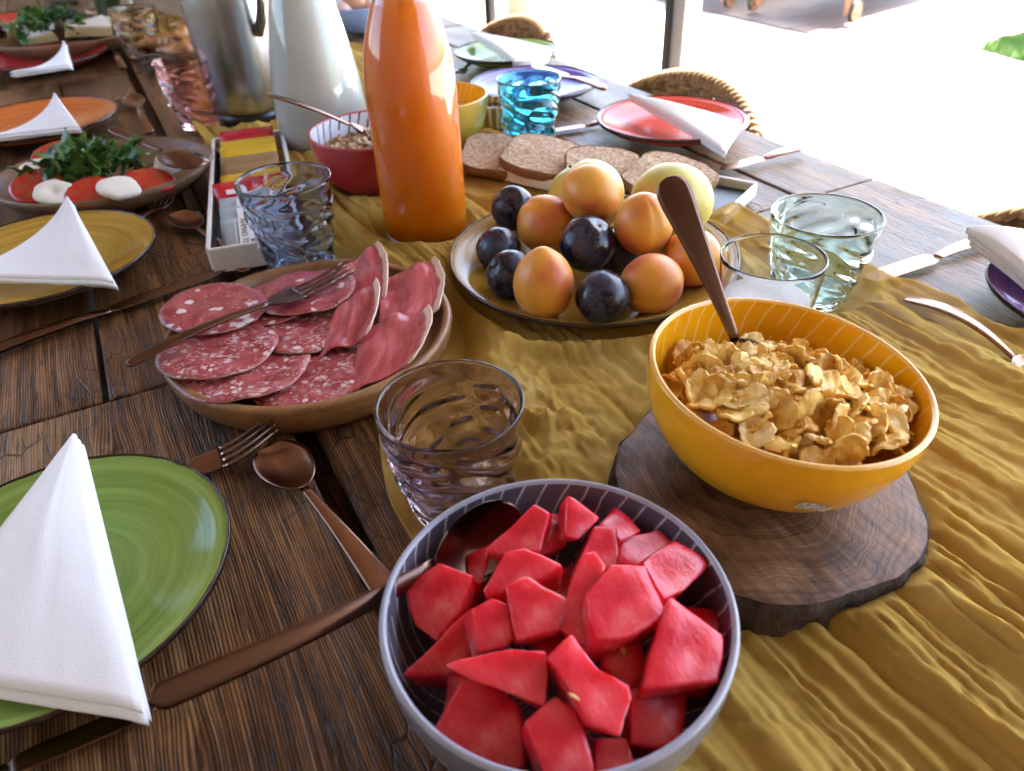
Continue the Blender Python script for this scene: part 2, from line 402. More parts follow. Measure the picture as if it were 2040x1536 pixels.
# what stands on the cloth presses it flat: x, y, radius, greatest cloth height
PRESS = [(.36, .54, .085, .002), (.266, .729, .046, .002), (.26, 1.09, .064, .002), (.19, 1.265, .057, .002), (.122, .328, .034, .002), (.285, .235, .082, .002), (.36, .54, .128, .010),
         (.107, .18, .045, .002), (.265, .875, .045, .002), (.40, .985, .04, .002), (.407, .361, .034, .002), (.508, .403, .034, .002), (.499, .905, .034, .002), (.088, .545, .125, .001), (.44, .71, .05, .002), (.50, .63, .05, .002),
         (.40, .80, .05, .002), (.485, 1.012, .03, .002), (.12, .695, .034, .001), (.56, 1.83, .04, .002), (.16, 1.75, .07, .004), (.115, 1.29, .036, .001), (.107, .18, .062, .012)]
SEGBOX = [((.041, .757), (.108, 1.123), (.199, 1.093), (.128, .728))]
def runner_h(x, y, u):
    rid = lambda n, k, p: max(0.0, 1 - abs(n) * k) ** p
    wx = x + .018 * MN.noise(Vector((x * 6, y * 3.2, 3.1))) + .0035 * MN.noise(Vector((x * 20, y * 14, 5.1))) + .10 * (y - .2) * (x - .3) * (1 if y < .5 else .3)
    a = MN.noise(Vector((wx * 17, y * 1.6, 1.7))); b = MN.noise(Vector((wx * 40, y * 1.9, 8.2))); c = MN.noise(Vector((x * 10, y * 8, 4.4)))
    d = MN.noise(Vector((x * 30 + y * 26, y * 22 - x * 16, 9.4))); g = MN.noise(Vector((wx * 105, y * 3.2, 2.9))); m = MN.noise(Vector((x * 8, y * 7, 12.4)))
    m2 = MN.noise(Vector((x * 5 + 3, y * 4, 2.4))); f1 = MN.noise(Vector((wx * 90 + y * 60, y * 70 - x * 40, 3.3)))
    mid = max(.12, min(1.2, .62 + 1.5 * m2))
    bil = lambda n, k, p: min(1.0, abs(n) * k) ** p
    h = .0100 * rid(a, 1.9, 1.4) + .0075 * bil(b, 3.4, .75) * mid + .0034 * (c + .5) + .0028 * bil(d, 3.2, .7) * (1.1 - mid * .5) + .0026 * bil(g, 3.0, .75) * max(.15, .8 - 1.6 * m) + .0013 * rid(f1, 2.6, 1.6)
    h += .0030 * rid(MN.noise(Vector((wx * 24 + y * 5, y * 2.4, 14.2))), 9.0, 1.0)
    # a turned-over fold lying across, crumples beside the log, and the bunched borders
    q = (x - .2) * .62 + (y - .47) * 1.0 + .012 * MN.noise(Vector((x * 22, 5, 2))); h += .013 * exp(-(q / .009) ** 2) * (1 if .12 < x < .33 else .15)
    cr_ = exp(-((x - .19) / .05) ** 2 - ((y - .37) / .06) ** 2)
    h += cr_ * (.010 * rid(MN.noise(Vector((x * 30, y * 34, 1.2))), 2.6, 1.6) + .006 * rid(MN.noise(Vector((x * 70, y * 60, 7.2))), 2.2, 1.6))
    e = min(u, 1 - u)
    h += .012 * exp(-(e / .03) ** 2) * (.6 + MN.noise(Vector((x * 9, y * 11, 6))))
    h += .020 * exp(-((x - .535) / .03) ** 2 - ((y - .395) / .028) ** 2)
    return max(h, .0) + .0012
def runner_edges(y):
    def lerp(tab):
        for (y0, x0), (y1, x1) in zip(tab, tab[1:]):
            if y <= y1:
                t = (y - y0) / (y1 - y0); t = max(0, min(1, t)); t = t * t * (3 - 2 * t); return x0 + (x1 - x0) * t
        return tab[-1][1]
    L = lerp([(-.25, .07), (.15, .07), (.33, .078), (.43, .10), (.55, .14), (.72, .15), (.9, .165), (1.1, .10), (1.25, .095), (1.5, .15), (1.8, .13), (2.1, .15), (2.6, .2)])
    Rr = lerp([(-.25, .64), (.2, .615), (.3, .585), (.42, .567), (.52, .55), (.7, .49), (.98, .48), (1.3, .46), (1.6, .49), (2.1, .42), (2.6, .40)])
    return L + .008 * MN.noise(Vector((y * 14, 2, 2))), Rr + .010 * MN.noise(Vector((y * 12, 7, 2)))
def build_runner():
    ys_ = list(np.arange(-.05, .8, .0032)) + list(np.arange(.8, 2.5, .009)); nx = 300
    v, f = [], []
    for y in ys_:
        L, R_ = runner_edges(y)
        for i in range(nx + 1):
            u = i / nx; x = L + (R_ - L) * u
            h = runner_h(x, y, u)
            for (cx, cy, r, zm) in PRESS:
                d = hypot(x - cx, y - cy) - r
                if d < .04: h = min(h, zm + max(0, d) * .8)
            v.append((x, y, h + .0008))
    n = nx + 1
    for j in range(len(ys_) - 1):
        for i in range(nx): f.append((j * n + i, j * n + i + 1, (j + 1) * n + i + 1, (j + 1) * n + i))
    o = mk('table_runner', v, f, MRUN)
    sm = o.modifiers.new('thickness', 'SOLIDIFY'); sm.thickness = .0006; sm.offset = -1
    return tag(o, 'crumpled mustard yellow gauze runner along the middle of the table', 'table runner')
build_runner()

# ------------------------------------------------------------------ crockery builders
def plate(name, x, y, r, zr, mat, label, z0=0.003, rim=True, group=None, foot=.55, under=None):
    e = empty(name, (x, y, z0), label, 'plate', group)
    f = r * foot; t = .0045
    top = [(0, t + .001), (f * .6, t + .0012), (f, t + .003), (r * .75, t + (zr - t) * .42), (r * .9, t + (zr - t) * .74), (r * .985, zr - .001), (r, zr - .0016)]
    bot = [(r * .997, zr - .0038), (r * .9, (zr - t) * .72 - .001), (r * .74, (zr - t) * .40 - .001), (f * 1.02, .0016), (f * .97, 0.0), (f * .9, 0.0), (f * .85, .0015), (0, .0015)]
    lathe('dish', top + bot, mat, e, seg=96)
    if rim:
        rr = [(r * .985, zr - .0009), (r * .994, zr + .0004), (r * 1.003, zr - .0008), (r * 1.004, zr - .0032), (r * .995, zr - .0046), (r * .987, zr - .0034)]
        lathe('rim', rr, MRIM, e, seg=128, closed=True, rfn=lambda q, z, a, i: q + (.0006 * sin(a * 61) * sin(a * 37) if i in (0, 5) else 0))
    return e
def bowl_profile(r, h, t=.004, foot=.45, curve=2.2):
    out, inn = [], []
    N = 16
    for i in range(N + 1):
        u = i / N
        rr = r * (foot + (1 - foot) * (1 - (1 - u) ** curve) ** (1 / curve))
        out.append((rr, .004 + (h - .004) * u))
    for i in range(N, -1, -1):
        u = i / N
        rr = (r - t) * (foot + (1 - foot) * (1 - (1 - u) ** curve) ** (1 / curve))
        inn.append((rr, .004 + t + (h - .004 - t) * u if i else .004 + t))
    lip = [(r - t * .2, h + .0012), (r - t * .5, h + .0017), (r - t * .8, h + .0012)]
    base = [(r * foot * .5, .0035), (r * foot * .62, 0), (r * foot * .72, 0), (r * foot * .8, .003)]
    return [(0, .0035)] + base + out, lip, inn + [(0, .004 + t)]
def striped_bowl(name, x, y, r, h, mo, mi, ml, label, z0=.002, foot=.45, curve=2.2, t=.004, tilt=None):
    e = empty(name, (x, y, z0), label, 'bowl')
    if tilt: e.rotation_mode = 'QUATERNION'; e.rotation_quaternion = Vector((0, 0, 1)).rotation_difference(Vector(tilt).normalized())
    o, l, i = bowl_profile(r, h, t, foot, curve)
    lathe('outside', o, mo, e, seg=96)
    lathe('rim', [o[-1]] + l + [i[0]], ml, e, seg=96)
    lathe('inside', i, mi, e, seg=96)
    return e
def stripe_mat(name, base, line, n=46, twist=28.0, wid=.10, dark=None, rough=.16, var=.15):
    """glazed bowl inside with thin brushed stripes leaning round the wall"""
    s = NT(name); x, y, z = s.sep(s.obj())
    a = s.math('ARCTAN2', y, x)
    wob = s.noise(s.obj(), 22.0, 2)
    ph = s.math('ADD', s.math('MULTIPLY', a, n / (2 * pi)), s.math('ADD', s.math('MULTIPLY', z, twist), s.math('MULTIPLY', wob, 1.1)))
    fr = s.math('ABSOLUTE', s.math('SUBTRACT', s.math('FRACT', ph), .5))
    brk = s.ramp(s.noise(s.comb(s.math('MULTIPLY', x, 60.0), s.math('MULTIPLY', y, 60.0), s.math('MULTIPLY', z, 60.0)), 1.0, 3), [(.36, 0.0), (.44, 1.0)])
    ln = s.math('MULTIPLY', s.ramp(fr, [(wid * .55, 1.0), (wid, 0.0)]), brk)
    nz = s.noise(s.obj(), 30.0, 3)
    b = s.mix(nz, tuple(c * (1 - var) for c in base), tuple(c * (1 + var) for c in base))
    s.P(base=s.mix(ln, b, line), rough=rough, coat=.2, coatr=.05)
    return s.m
def tumbler(name, x, y, rt, rb, h, mat, label, z0=.003, wave=.0014, turns=9, seed=0, seg=96, cat='glass', group='rippled drinking glasses'):
    N = 40; out = []; inn = []
    for i in range(N + 1):
        u = i / N; out.append((rb + (rt - rb) * u ** .85, h * u))
    for i in range(N, -1, -1):
        u = i / N; z = .010 + (h - .010) * u
        inn.append((rb + (rt - rb) * (z / h) ** .85 - .0026 - .001 * (1 - u), z))
    prof = [(0, .002), (rb * .7, .0008), (rb * .93, 0)] + out + [(rt - .0008, h + .0011), (rt - .0018, h + .0009)] + inn + [(rb * .5, .0085), (0, .008)]
    no = 3 + N + 1
    def rf(r, z, a, i):
        if 3 <= i < no and z < h * .9 and z > h * .06:
            fade = min(1, (h * .9 - z) / (h * .1)) * min(1, z / (h * .12))
            w_ = sin(turns * a * .5 + z * 260 + 1.8 * sin(3 * a + z * 70 + seed) + seed) + .5 * sin(z * 420 + 2.2 * sin(a * 2 + seed * 2) + a * 2)
            return r + wave * fade * w_
        return r
    o = lathe(name, prof, mat, None, (x, y, z0), seg, False, rf)
    return tag(recalc(o), label, cat, group)

# ------------------------------------------------------------------ cutlery builder
def ribbon(name, secs, mat, parent, nv=9):
    """secs: x, half width, z, sag (edges above middle), thickness"""
    ni = len(secs); v, f = [], []
    for (x, hw_, z, sag, th) in secs:
        ring = []
        for j in range(nv):
            q = -1 + 2 * j / (nv - 1); ring.append((x, q * hw_, z + sag * q * q))
        for j in range(nv - 1, -1, -1):
            q = -1 + 2 * j / (nv - 1); ring.append((x, q * hw_ * .97, z + sag * q * q - th * (1 - .75 * q ** 6)))
        v += ring
    m = 2 * nv
    for i in range(ni - 1):
        for k in range(m): l = (k + 1) % m; f.append((i * m + k, i * m + l, (i + 1) * m + l, (i + 1) * m + k))
    f.append(tuple(range(m - 1, -1, -1))); f.append(tuple((ni - 1) * m + k for k in range(m)))
    return recalc(mk(name, v, f, mat, parent))
def frame(e, tip, end, roll=0.0):
    X = (Vector(end) - Vector(tip)).normalized(); Z = Vector((0, 0, 1)); Y = Z.cross(X).normalized(); Z = X.cross(Y)
    M = Matrix((X, Y, Z)).transposed().to_4x4() @ Matrix.Rotation(roll, 4, 'X'); M.translation = Vector(tip); e.matrix_world = M
def handle_secs(x0, x1, w0, w1, z0=.0, th=.003, zend=0.0, arch=.004):
    out = []; L_ = x1 - x0; eu = min(.3, w1 / L_)
    for u in [k / 16 * (1 - eu) for k in range(17)] + [1 - eu + eu * sin(k / 9 * pi / 2) for k in range(1, 10)]:
        x = x0 + (x1 - x0) * u
        wd = w0 + (w1 - w0) * (min(1, u / .85) ** 1.4)
        if u > 1 - eu: wd *= sqrt(max(.004, 1 - ((u - 1 + eu) / eu) ** 2))
        out.append((x, wd, z0 + (zend - z0) * u + arch * sin(pi * u) , -.0008, th * (.9 + .3 * sin(pi * min(1, u * 1.2)))))
    return out
def spoon(tip, end, label, mat, bw=.021, bl=.30, name='spoon', wend=.0085, depth=.008, roll=0, arch=.006, group='copper cutlery', wneck=.0032):
    L = (Vector(end) - Vector(tip)).length; e = empty(name, (0, 0, 0), label, 'spoon', group); frame(e, tip, end, roll)
    B = L * bl; secs = []
    N = 22
    for i in range(N + 1):
        u = i / N
        egg = sqrt(max(0.0, 1 - (2 * u - 1) ** 2)) * (1.06 - .28 * u) if u < .9 else None
        if egg is None:
            e9 = sqrt(1 - (.8) ** 2) * (1.06 - .28 * .9); t = (u - .9) / .1; egg = e9 * (1 - t) + (wneck / bw) * t
        wd = max(.0012, bw * egg); d = depth * sin(pi * min(1, max(0, u)) ** .9) if u < 1 else 0
        secs.append((B * u, wd, -d + .002 * u, d, .0014))
    ribbon('bowl', secs, mat, e, 13)
    ribbon('handle', handle_secs(B * .985, L, wneck, wend, .0015, .0032, -.001, arch), mat, e)
    return e
def fork(tip, end, label, mat, w_=.0125, name='fork', roll=0, arch=.006, group='copper cutlery', wend=.009, curve=.012):
    L = (Vector(end) - Vector(tip)).length; e = empty(name, (0, 0, 0), label, 'fork', group); frame(e, tip, end, roll)
    tl = L * .26
    cz = lambda x: curve * ((1 - min(x, L * .40) / (L * .40)) ** 2) - .004 * sin(pi * min(1, x / (L * .40)))
    for k in range(4):
        yc = (-1 + 2 * k / 3) * w_ * .84; secs = []
        for i in range(11):
            u = i / 10; x = tl * u; secs.append((x, .0006 + .0014 * min(1, u * 1.5), cz(x), 0, .0018))
        o = ribbon('tine', secs, mat, e, 5)
        o.location = (0, yc, 0)
    secs = []
    for i in range(13):
        u = i / 12; x = tl * .97 + (L * .40 - tl * .97) * u
        wd = w_ * 1.02 * (1 - .12 * u) * (1 - u ** 5) + .0032 * u ** 5
        secs.append((x, wd, cz(x), .0012 * (1 - u), .0018 + .001 * u))
    ribbon('head', secs, mat, e)
    ribbon('handle', handle_secs(L * .398, L, .0032, wend, cz(L * .40) , .003, -.001, arch), mat, e)
    return e
def knife(tip, end, label, mat, name='knife', roll=0, bl=.52, bw=.0095, hwd=.0085, th=.0016, hth=.005, group='copper cutlery', arch=.002):
    L = (Vector(end) - Vector(tip)).length; e = empty(name, (0, 0, 0), label, 'knife', group); frame(e, tip, end, roll)
    B = L * bl; secs = []
    for i in range(15):
        u = i / 14; wd = bw * (sqrt(max(.02, 1 - (1 - min(1, u / .28)) ** 2))) * (1 if u < .9 else 1 - .5 * (u - .9) / .1)
        secs.append((B * u, wd, .001, 0, th))
    ribbon('blade', secs, mat, e)
    secs = []
    eu = hwd / (L - B)
    for u in [k / 12 * (1 - eu) for k in range(13)] + [1 - eu + eu * sin(k / 8 * pi / 2) for k in range(1, 9)]:
        wd = hwd * (.55 + .45 * min(1, u * 2))
        if u > 1 - eu: wd *= sqrt(max(.004, 1 - ((u - 1 + eu) / eu) ** 2))
        secs.append((B * .985 + (L - B * .985) * u, wd, .001 + arch * sin(pi * u) + hth * .4 * min(1, u * 4), -.001, hth * min(1, .35 + u * 4)))
    ribbon('handle', secs, mat, e)
    return e

# ------------------------------------------------------------------ plates and napkins
MGREEN = ceramic('green_glaze', (.19, .29, .055), (.28, .40, .10), (.28, .34, .12))
MOCHRE = ceramic('ochre_glaze', (.36, .21, .028), (.50, .31, .055), (.40, .27, .08))
MORANGE = ceramic('orange_glaze', (.50, .12, .025), (.62, .19, .05))
MRED = ceramic('dark_red_glaze', (.26, .012, .016), (.38, .03, .03))
MCORAL = ceramic('coral_red_glaze', (.48, .05, .028), (.60, .09, .05))
MPURPLE = ceramic('purple_glaze', (.12, .045, .17), (.22, .10, .28))
MBLUE = ceramic('blue_violet_glaze', (.05, .06, .30), (.20, .10, .32), (.02, .05, .34))
MOLIVE = ceramic('olive_mustard_glaze', (.34, .20, .03), (.44, .29, .06), None, rough=.16, freq=150.0)
plate('plate', -.112, .375, .0985, .022, MGREEN, 'green glazed plate with brown rim under the large white napkin')
plate('plate', -.111, .848, .110, .022, MOCHRE, 'ochre yellow glazed plate between the tomato salad and the salami platter')
plate('plate', -.112, 1.405, .118, .022, MORANGE, 'orange glazed plate behind the tomato salad')
plate('plate', -.098, 1.905, .124, .024, MRED, 'dark red glazed plate in front of the cheese dish')
plate('plate', -.15, 2.46, .115, .022, MCORAL, 'coral plate at the far end of the table behind the cheese')
plate('plate', .69, .842, .105, .024, MCORAL, 'coral red glazed plate at the table edge near the bread')
plate('plate', .628, 1.128, .106, .022, MBLUE, 'blue and violet glazed plate behind the blue glass')
plate('plate', .695, 1.352, .1, .024, MGREEN, 'olive green plate at the table edge behind the blue plate')
plate('plate', .697, .250, .098, .022, MPURPLE, 'purple glazed plate at the right end of the picture')
plate('fruit_plate', .36, .54, .135, .028, MOLIVE, 'large olive mustard plate with brown rim carrying the fruit', z0=.004, foot=.62)

def napkin(corners, label, th=.004, bulge=.006, curve=None, layers=3, group='folded white napkins'):
    """folded triangle: apex, then the two base corners (or three for a blunt end); corners are points"""
    e = empty('napkin', corners[0], label, 'napkin', group)
    A = corners[0]; B = corners[1]; C = corners[-1]; Mid = corners[2] if len(corners) == 4 else None
    N = 26
    for ly in range(layers):
        P = []
        off = Vector((.0012 * ly, -.0030 * ly, -th * .55 * ly)); sh = 1 + (.014 if ly == 1 else -.008 * ly)
        for i in range(N + 1):
            row = []; v = .02 + .98 * i / N
            for j in range(N + 1):
                u = j / N
                base = B.lerp(C, u)
                if Mid: base = B.lerp(C, u) + (Mid - B.lerp(C, .5)) * (4 * u * (1 - u))
                p = A.lerp(base, v * sh)
                if curve: p = p + curve * (4 * v * (1 - v)) * (u if curve.length else 0)
                edge = min(u, 1 - u, 1) * 2
                p = p + Vector((0, 0, bulge * sin(pi * v) * (edge ** .5) * (1 - .3 * ly) + (.0014 * MN.noise(Vector((u * 2, v * 3, ly + A.x * 50))) + .0005 * MN.noise(Vector((u * 9, v * 9, ly + A.x * 50))) - .0008 * exp(-((u - .45 + .1 * v) / .02) ** 2)) * v)) + off
                if edge < .14: p.z -= th * .4 * (1 - edge / .14)
                row.append(p - A)
            P.append(row)
        vv, ff = grid_shell(P, th * .45)
        recalc(mk('fold', vv, ff, MNAP, e))
    return e
napkin([T(150, 857, .047), T(281, 1412, .030), T(-230, 1330, .030)], 'large white triangular napkin on the green plate', th=.005, bulge=.006)
napkin([T(133, 388, .062), T(224, 556, .032), T(-110, 545, .032)], 'white napkin folded to a point on the ochre plate', th=.006, bulge=.004, curve=Vector((.012, -.004, -.010)))
napkin([T(108, 183, .06), T(158, 250, .034), T(-40, 272, .036)], 'white folded napkin on the orange plate', th=.006, bulge=.004, curve=Vector((.012, -.006, -.012)))
napkin([T(126, 80, .06), T(140, 128, .038), T(18, 142, .038)], 'white folded napkin on the dark red plate', th=.006, bulge=.004, curve=Vector((.014, -.006, -.014)))
napkin([T(96, 14, .06), T(104, 50, .036), T(4, 52, .036)], 'white folded napkin on the far coral plate', th=.006, bulge=.004, curve=Vector((.014, -.006, -.014)))
napkin([T(1250, 186, .044), T(1476, 238, .040), T(1438, 294, .030)], 'white napkin lying across the coral red plate', th=.007, bulge=.008)
napkin([T(938, 64, .044), T(1094, 90, .036), T(1078, 116, .030), T(1026, 122, .030)], 'white napkin lying across the olive green plate', th=.008, bulge=.008)
napkin([T(1922, 452, .052), T(2120, 470, .036), T(2100, 590, .030)], 'white napkin lying on the purple plate', th=.010, bulge=.014)

# ------------------------------------------------------------------ cold cut platter
MTRAY = lathe_wood('acacia_wood', (.13, .052, .017), (.38, .19, .065), (1, .35, 0), 30.0, .38)
pe = empty('wooden_platter', (.0895, .553, .0), 'round wooden platter with raised rim carrying salami and ham', 'platter')
R_ = .119
lathe('tray', [(0, .016), (R_ * .82, .016), (R_ * .89, .0175), (R_ * .915, .021), (R_ * .93, .0282), (R_ * .942, .0300), (R_ * .97, .0310), (R_ * .992, .0300), (R_ * 1.0, .027), (R_ * .985, .018), (R_ * .945, .006), (R_ * .9, .0), (0, 0)], MTRAY, pe, seg=128)

def salami_mat(name, big):
    s = NT(name); o = s.scale(s.obj(), (1, 1, 1)); rn = s.math('MULTIPLY', s.rnd(), 9.0); x, y, z = s.sep(o)
    q = s.comb(s.math('ADD', x, rn), y, 0.0)
    wq = s.n('VectorMath', operation='ADD'); s.set(wq.inputs[0], q); s.set(wq.inputs[1], s.scale(s.noise(q, 60.0, 2, c=True), (.008, .008, 0.0)))
    q = wq.outputs[0]
    red = s.ramp(s.noise(q, 70.0, 5, .65), [(.3, (.20, .018, .024)), (.5, (.33, .05, .055)), (.72, (.46, .13, .11))])
    if big:
        v = s.vor(q, 78.0, rand=.9); m = s.ramp(v, [(.32, 1.0), (.38, 0.0)])
        sel = s.ramp(s.noise(q, 48.0, 1), [(.47, 0.0), (.5, 1.0)]); m = s.math('MULTIPLY', m, sel)
        v2 = s.vor(q, 210.0); m2 = s.ramp(v2, [(.12, .6), (.2, 0.0)])
        m = s.math('MAXIMUM', m, m2)
    else:
        v = s.vor(q, 150.0); m = s.ramp(v, [(.24, .9), (.42, 0.0)])
        v2 = s.vor(s.scale(q, (1.0, 1.7, 1)), 230.0); m2 = s.ramp(v2, [(.22, .8), (.36, 0.0)])
        m = s.math('MULTIPLY', s.math('MAXIMUM', m, m2), s.ramp(s.noise(q, 60.0, 3), [(.38, .1), (.6, 1.0)]))
    base = s.mix(m, red, (.70, .58, .54))
    r = s.math('SQRT', s.math('ADD', s.math('MULTIPLY', x, x), s.math('MULTIPLY', y, y)))
    s.P(base=base, rough=.34, sss=.12, ssss=.004, sssr=(1, .4, .3)); s.bump(s.math('ADD', s.noise(q, 260.0, 3), m), .4, .0007)
    return s.m
MSB, MSF = salami_mat('salami_coarse_fat', True), salami_mat('salami_fine_fat', False)
MRIND = simple('salami_rind', (.38, .17, .13), .6, .3, 200)
def salami(px, py, z, r, mat, label, nx=0.0, ny=0.0, seed=0):
    c = T(px, py, z); e = empty('salami_slice', c, label, 'salami slice', 'salami slices on the wooden platter')
    n = Vector((nx, ny, 1)).normalized(); e.rotation_mode = 'QUATERNION'; e.rotation_quaternion = Vector((0, 0, 1)).rotation_difference(n)
    S, K = 56, 9; v, f = [(0, 0, 0)], []
    def rad(a): return r * (1 + .035 * MN.noise(Vector((cos(a) * 1.4, sin(a) * 1.4, seed))) + .012 * MN.noise(Vector((cos(a) * 9, sin(a) * 9, seed))))
    def hz(x, y): return .0034 * MN.noise(Vector((x * 26, y * 26, seed + 4))) + .0012 * MN.noise(Vector((x * 90, y * 90, seed)))
    for i in range(1, K + 1):
        for k in range(S):
            a = 2 * pi * k / S; q = rad(a) * i / K; x, y = q * cos(a), q * sin(a); v.append((x, y, hz(x, y) * min(1, i / 3)))
    for k in range(S): f.append((0, 1 + k, 1 + (k + 1) % S))
    for i in range(K - 1):
        for k in range(S): l = (k + 1) % S; f.append((1 + i * S + k, 1 + (i + 1) * S + k, 1 + (i + 1) * S + l, 1 + i * S + l))
    o = mk('meat', v, f, mat, e); m = o.modifiers.new('t', 'SOLIDIFY'); m.thickness = .0014; m.offset = -1
    rp = [Vector((rad(2 * pi * k / S) * cos(2 * pi * k / S), rad(2 * pi * k / S) * sin(2 * pi * k / S), hz(rad(2 * pi * k / S) * cos(2 * pi * k / S), rad(2 * pi * k / S) * sin(2 * pi * k / S)) - .0006)) for k in range(S + 1)]
    vv, ff = tube(rp, [.0005 + .0004 * abs(MN.noise(Vector((k * .5, seed, 0)))) for k in range(S + 1)], 5); mk('rind', vv, ff, MRIND, e)
    return e
salami(618, 744, 0.0250, .046, MSF, 'finely marbled salami slice nearest the front rim beside the ham', 0, 0, 1)
salami(607, 660, 0.0280, .036, MSF, 'finely marbled salami slice between the ham and the middle slices', .03, .02, 2)
salami(487, 728, 0.0290, .050, MSF, 'finely marbled salami slice in the middle of the front row', .02, .06, 3)
salami(432, 694, 0.0327, .046, MSF, 'finely marbled salami slice with a tear at the rim end of the platter', .04, .04, 4)
salami(548, 598, 0.0290, .042, MSB, 'coarse salami slice half hidden under the fork', 0, .05, 7)
salami(610, 578, 0.0335, .0435, MSB, 'salami slice with large fat pieces under the fork head', -.03, .05, 5)
salami(428, 612, 0.0355, .044, MSB, 'salami slice with large fat pieces leaning on the rim by the knife', .06, -.02, 6)

def ham_mat():
    s = NT('cured_ham'); uv = s.n('Attribute', attribute_name='uv2').outputs['Vector']; u, v, _ = s.sep(uv)
    o = s.obj()
    n = s.noise(s.comb(s.math('MULTIPLY', u, 7.0), s.math('MULTIPLY', v, 2.0), s.rnd()), 1.0, 5, .6, .8)
    n2 = s.noise(o, 26.0, 3)
    red = s.ramp(n, [(.3, (.30, .030, .040)), (.55, (.46, .09, .09)), (.75, (.60, .24, .20))])
    red = s.mix(s.ramp(n2, [(.60, 0.0), (.72, .7)]), red, (.62, .42, .33))
    fat = s.ramp(s.math('ADD', u, s.math('MULTIPLY', s.math('SUBTRACT', s.noise(o, 60.0, 3), .5), .10)), [(.895, 0.0), (.925, 1.0)])
    s.P(base=s.mix(fat, red, (.76, .56, .42)), rough=.3, sss=.2, ssss=.005, sssr=(1, .35, .25)); s.bump(s.math('ADD', n, s.math('MULTIPLY', n2, .4)), .3, .001)
    return s.m
MHAM = ham_mat()
def ham(c, label, seed, curl=.006):
    """c: inner top, fat top, fat bottom, inner bottom"""
    e = empty('ham_slice', c[3], label, 'ham slice', 'cured ham slices on the wooden platter')
    NU, NV = 30, 24; P = []; uv = []
    for i in range(NU + 1):
        row = []; u = i / NU
        for j in range(NV + 1):
            v = j / NV
            p = (c[0].lerp(c[1], u)).lerp(c[3].lerp(c[2], u), v)
            out = (c[1] - c[0]).normalized()
            p = p + out * (.008 * sin(pi * v) * u)
            p.z += .0045 * MN.noise(Vector((u * 3.0, v * 2.4, seed))) + .0016 * sin(u * 9 + v * 2 + seed) + curl * max(0, (u - .82) / .18) ** 2 * (.4 + .6 * sin(pi * v))
            p += Vector((.0012 * MN.noise(Vector((u * 9, v * 9, seed))), .0012 * MN.noise(Vector((u * 9, v * 9, seed + 5))), 0))
            row.append(p - c[3]); uv.append((u, v, 0))
        P.append(row)
    vv, ff = grid_shell(P, .0012); o = recalc(mk('meat', vv, ff, MHAM, e))
    at = o.data.attributes.new('uv2', 'FLOAT_VECTOR', 'POINT'); at.data.foreach_set('vector', [q for t in uv * 2 for q in t])
    return e
ham([T(672, 540, 0.0350), T(752, 482, 0.0430), T(768, 588, 0.0340), T(672, 610, 0.0290)], 'ham slice at the back rim beside the fork head', 1)
ham([T(762, 556, 0.0320), T(864, 511, 0.0390), T(874, 622, 0.0320), T(752, 640, 0.0280)], 'ham slice at the back corner nearest the fruit plate', 2)
ham([T(672, 612, 0.0340), T(748, 558, 0.0420), T(738, 668, 0.0350), T(632, 712, 0.0280)], 'ham slice in the middle with an upright fatty edge', 3, .008)
ham([T(722, 650, 0.0330), T(854, 612, 0.0380), T(826, 720, 0.0330), T(684, 790, 0.0250)], 'large ham slice at the front rim of the platter', 4)
fork(T(694, 534, .044), T(250, 722, .042), 'copper fork lying across the salami on the platter', MCOPD, .0125, arch=.004, curve=.002, wend=.0072)

# ------------------------------------------------------------------ fruit
def blob(name, r, mat, parent, loc, axis, sy=1.0, cleft=.05, pit=.12, tipv=.0, seed=0):
    """stone fruit: cleft along one side, pit at the stem"""
    S, K = 40, 26; v, f = [], []
    for i in range(K + 1):
        th = pi * i / K
        for k in range(S):
            a = 2 * pi * k / S
            rr = 1.0 - pit * exp(-(th / .28) ** 2) + tipv * exp(-((pi - th) / .35) ** 2)
            rr -= cleft * exp(-(((a + pi) % (2 * pi) - pi) / .12) ** 2) * abs(sin(th)) ** .7 * (1 if th < 2.6 else (pi - th) / .55)
            rr += .022 * MN.noise(Vector((cos(a) * sin(th) * 1.3, sin(a) * sin(th) * 1.3, cos(th) * 1.3 + seed)))
            v.append((r * rr * sin(th) * cos(a), r * rr * sin(th) * sin(a), r * rr * cos(th) * sy))
    for i in range(K):
        for k in range(S): l = (k + 1) % S; f.append((i * S + k, (i + 1) * S + k, (i + 1) * S + l, i * S + l))
    o = mk(name, v, f, mat, parent, True, loc)
    ax_ = Vector(axis).normalized(); q = Vector((0, 0, 1)).rotation_difference(ax_); xv = q @ Vector((1, 0, 0)); yv = ax_.cross(xv)
    tc_ = Vector((-.6, -.75, .35)); ang = atan2(tc_.dot(yv), tc_.dot(xv)) + (.7 if seed % 2 else -.55)
    o.rotation_mode = 'QUATERNION'; o.rotation_quaternion = Matrix.Rotation(ang, 3, ax_).to_quaternion() @ q
    return o
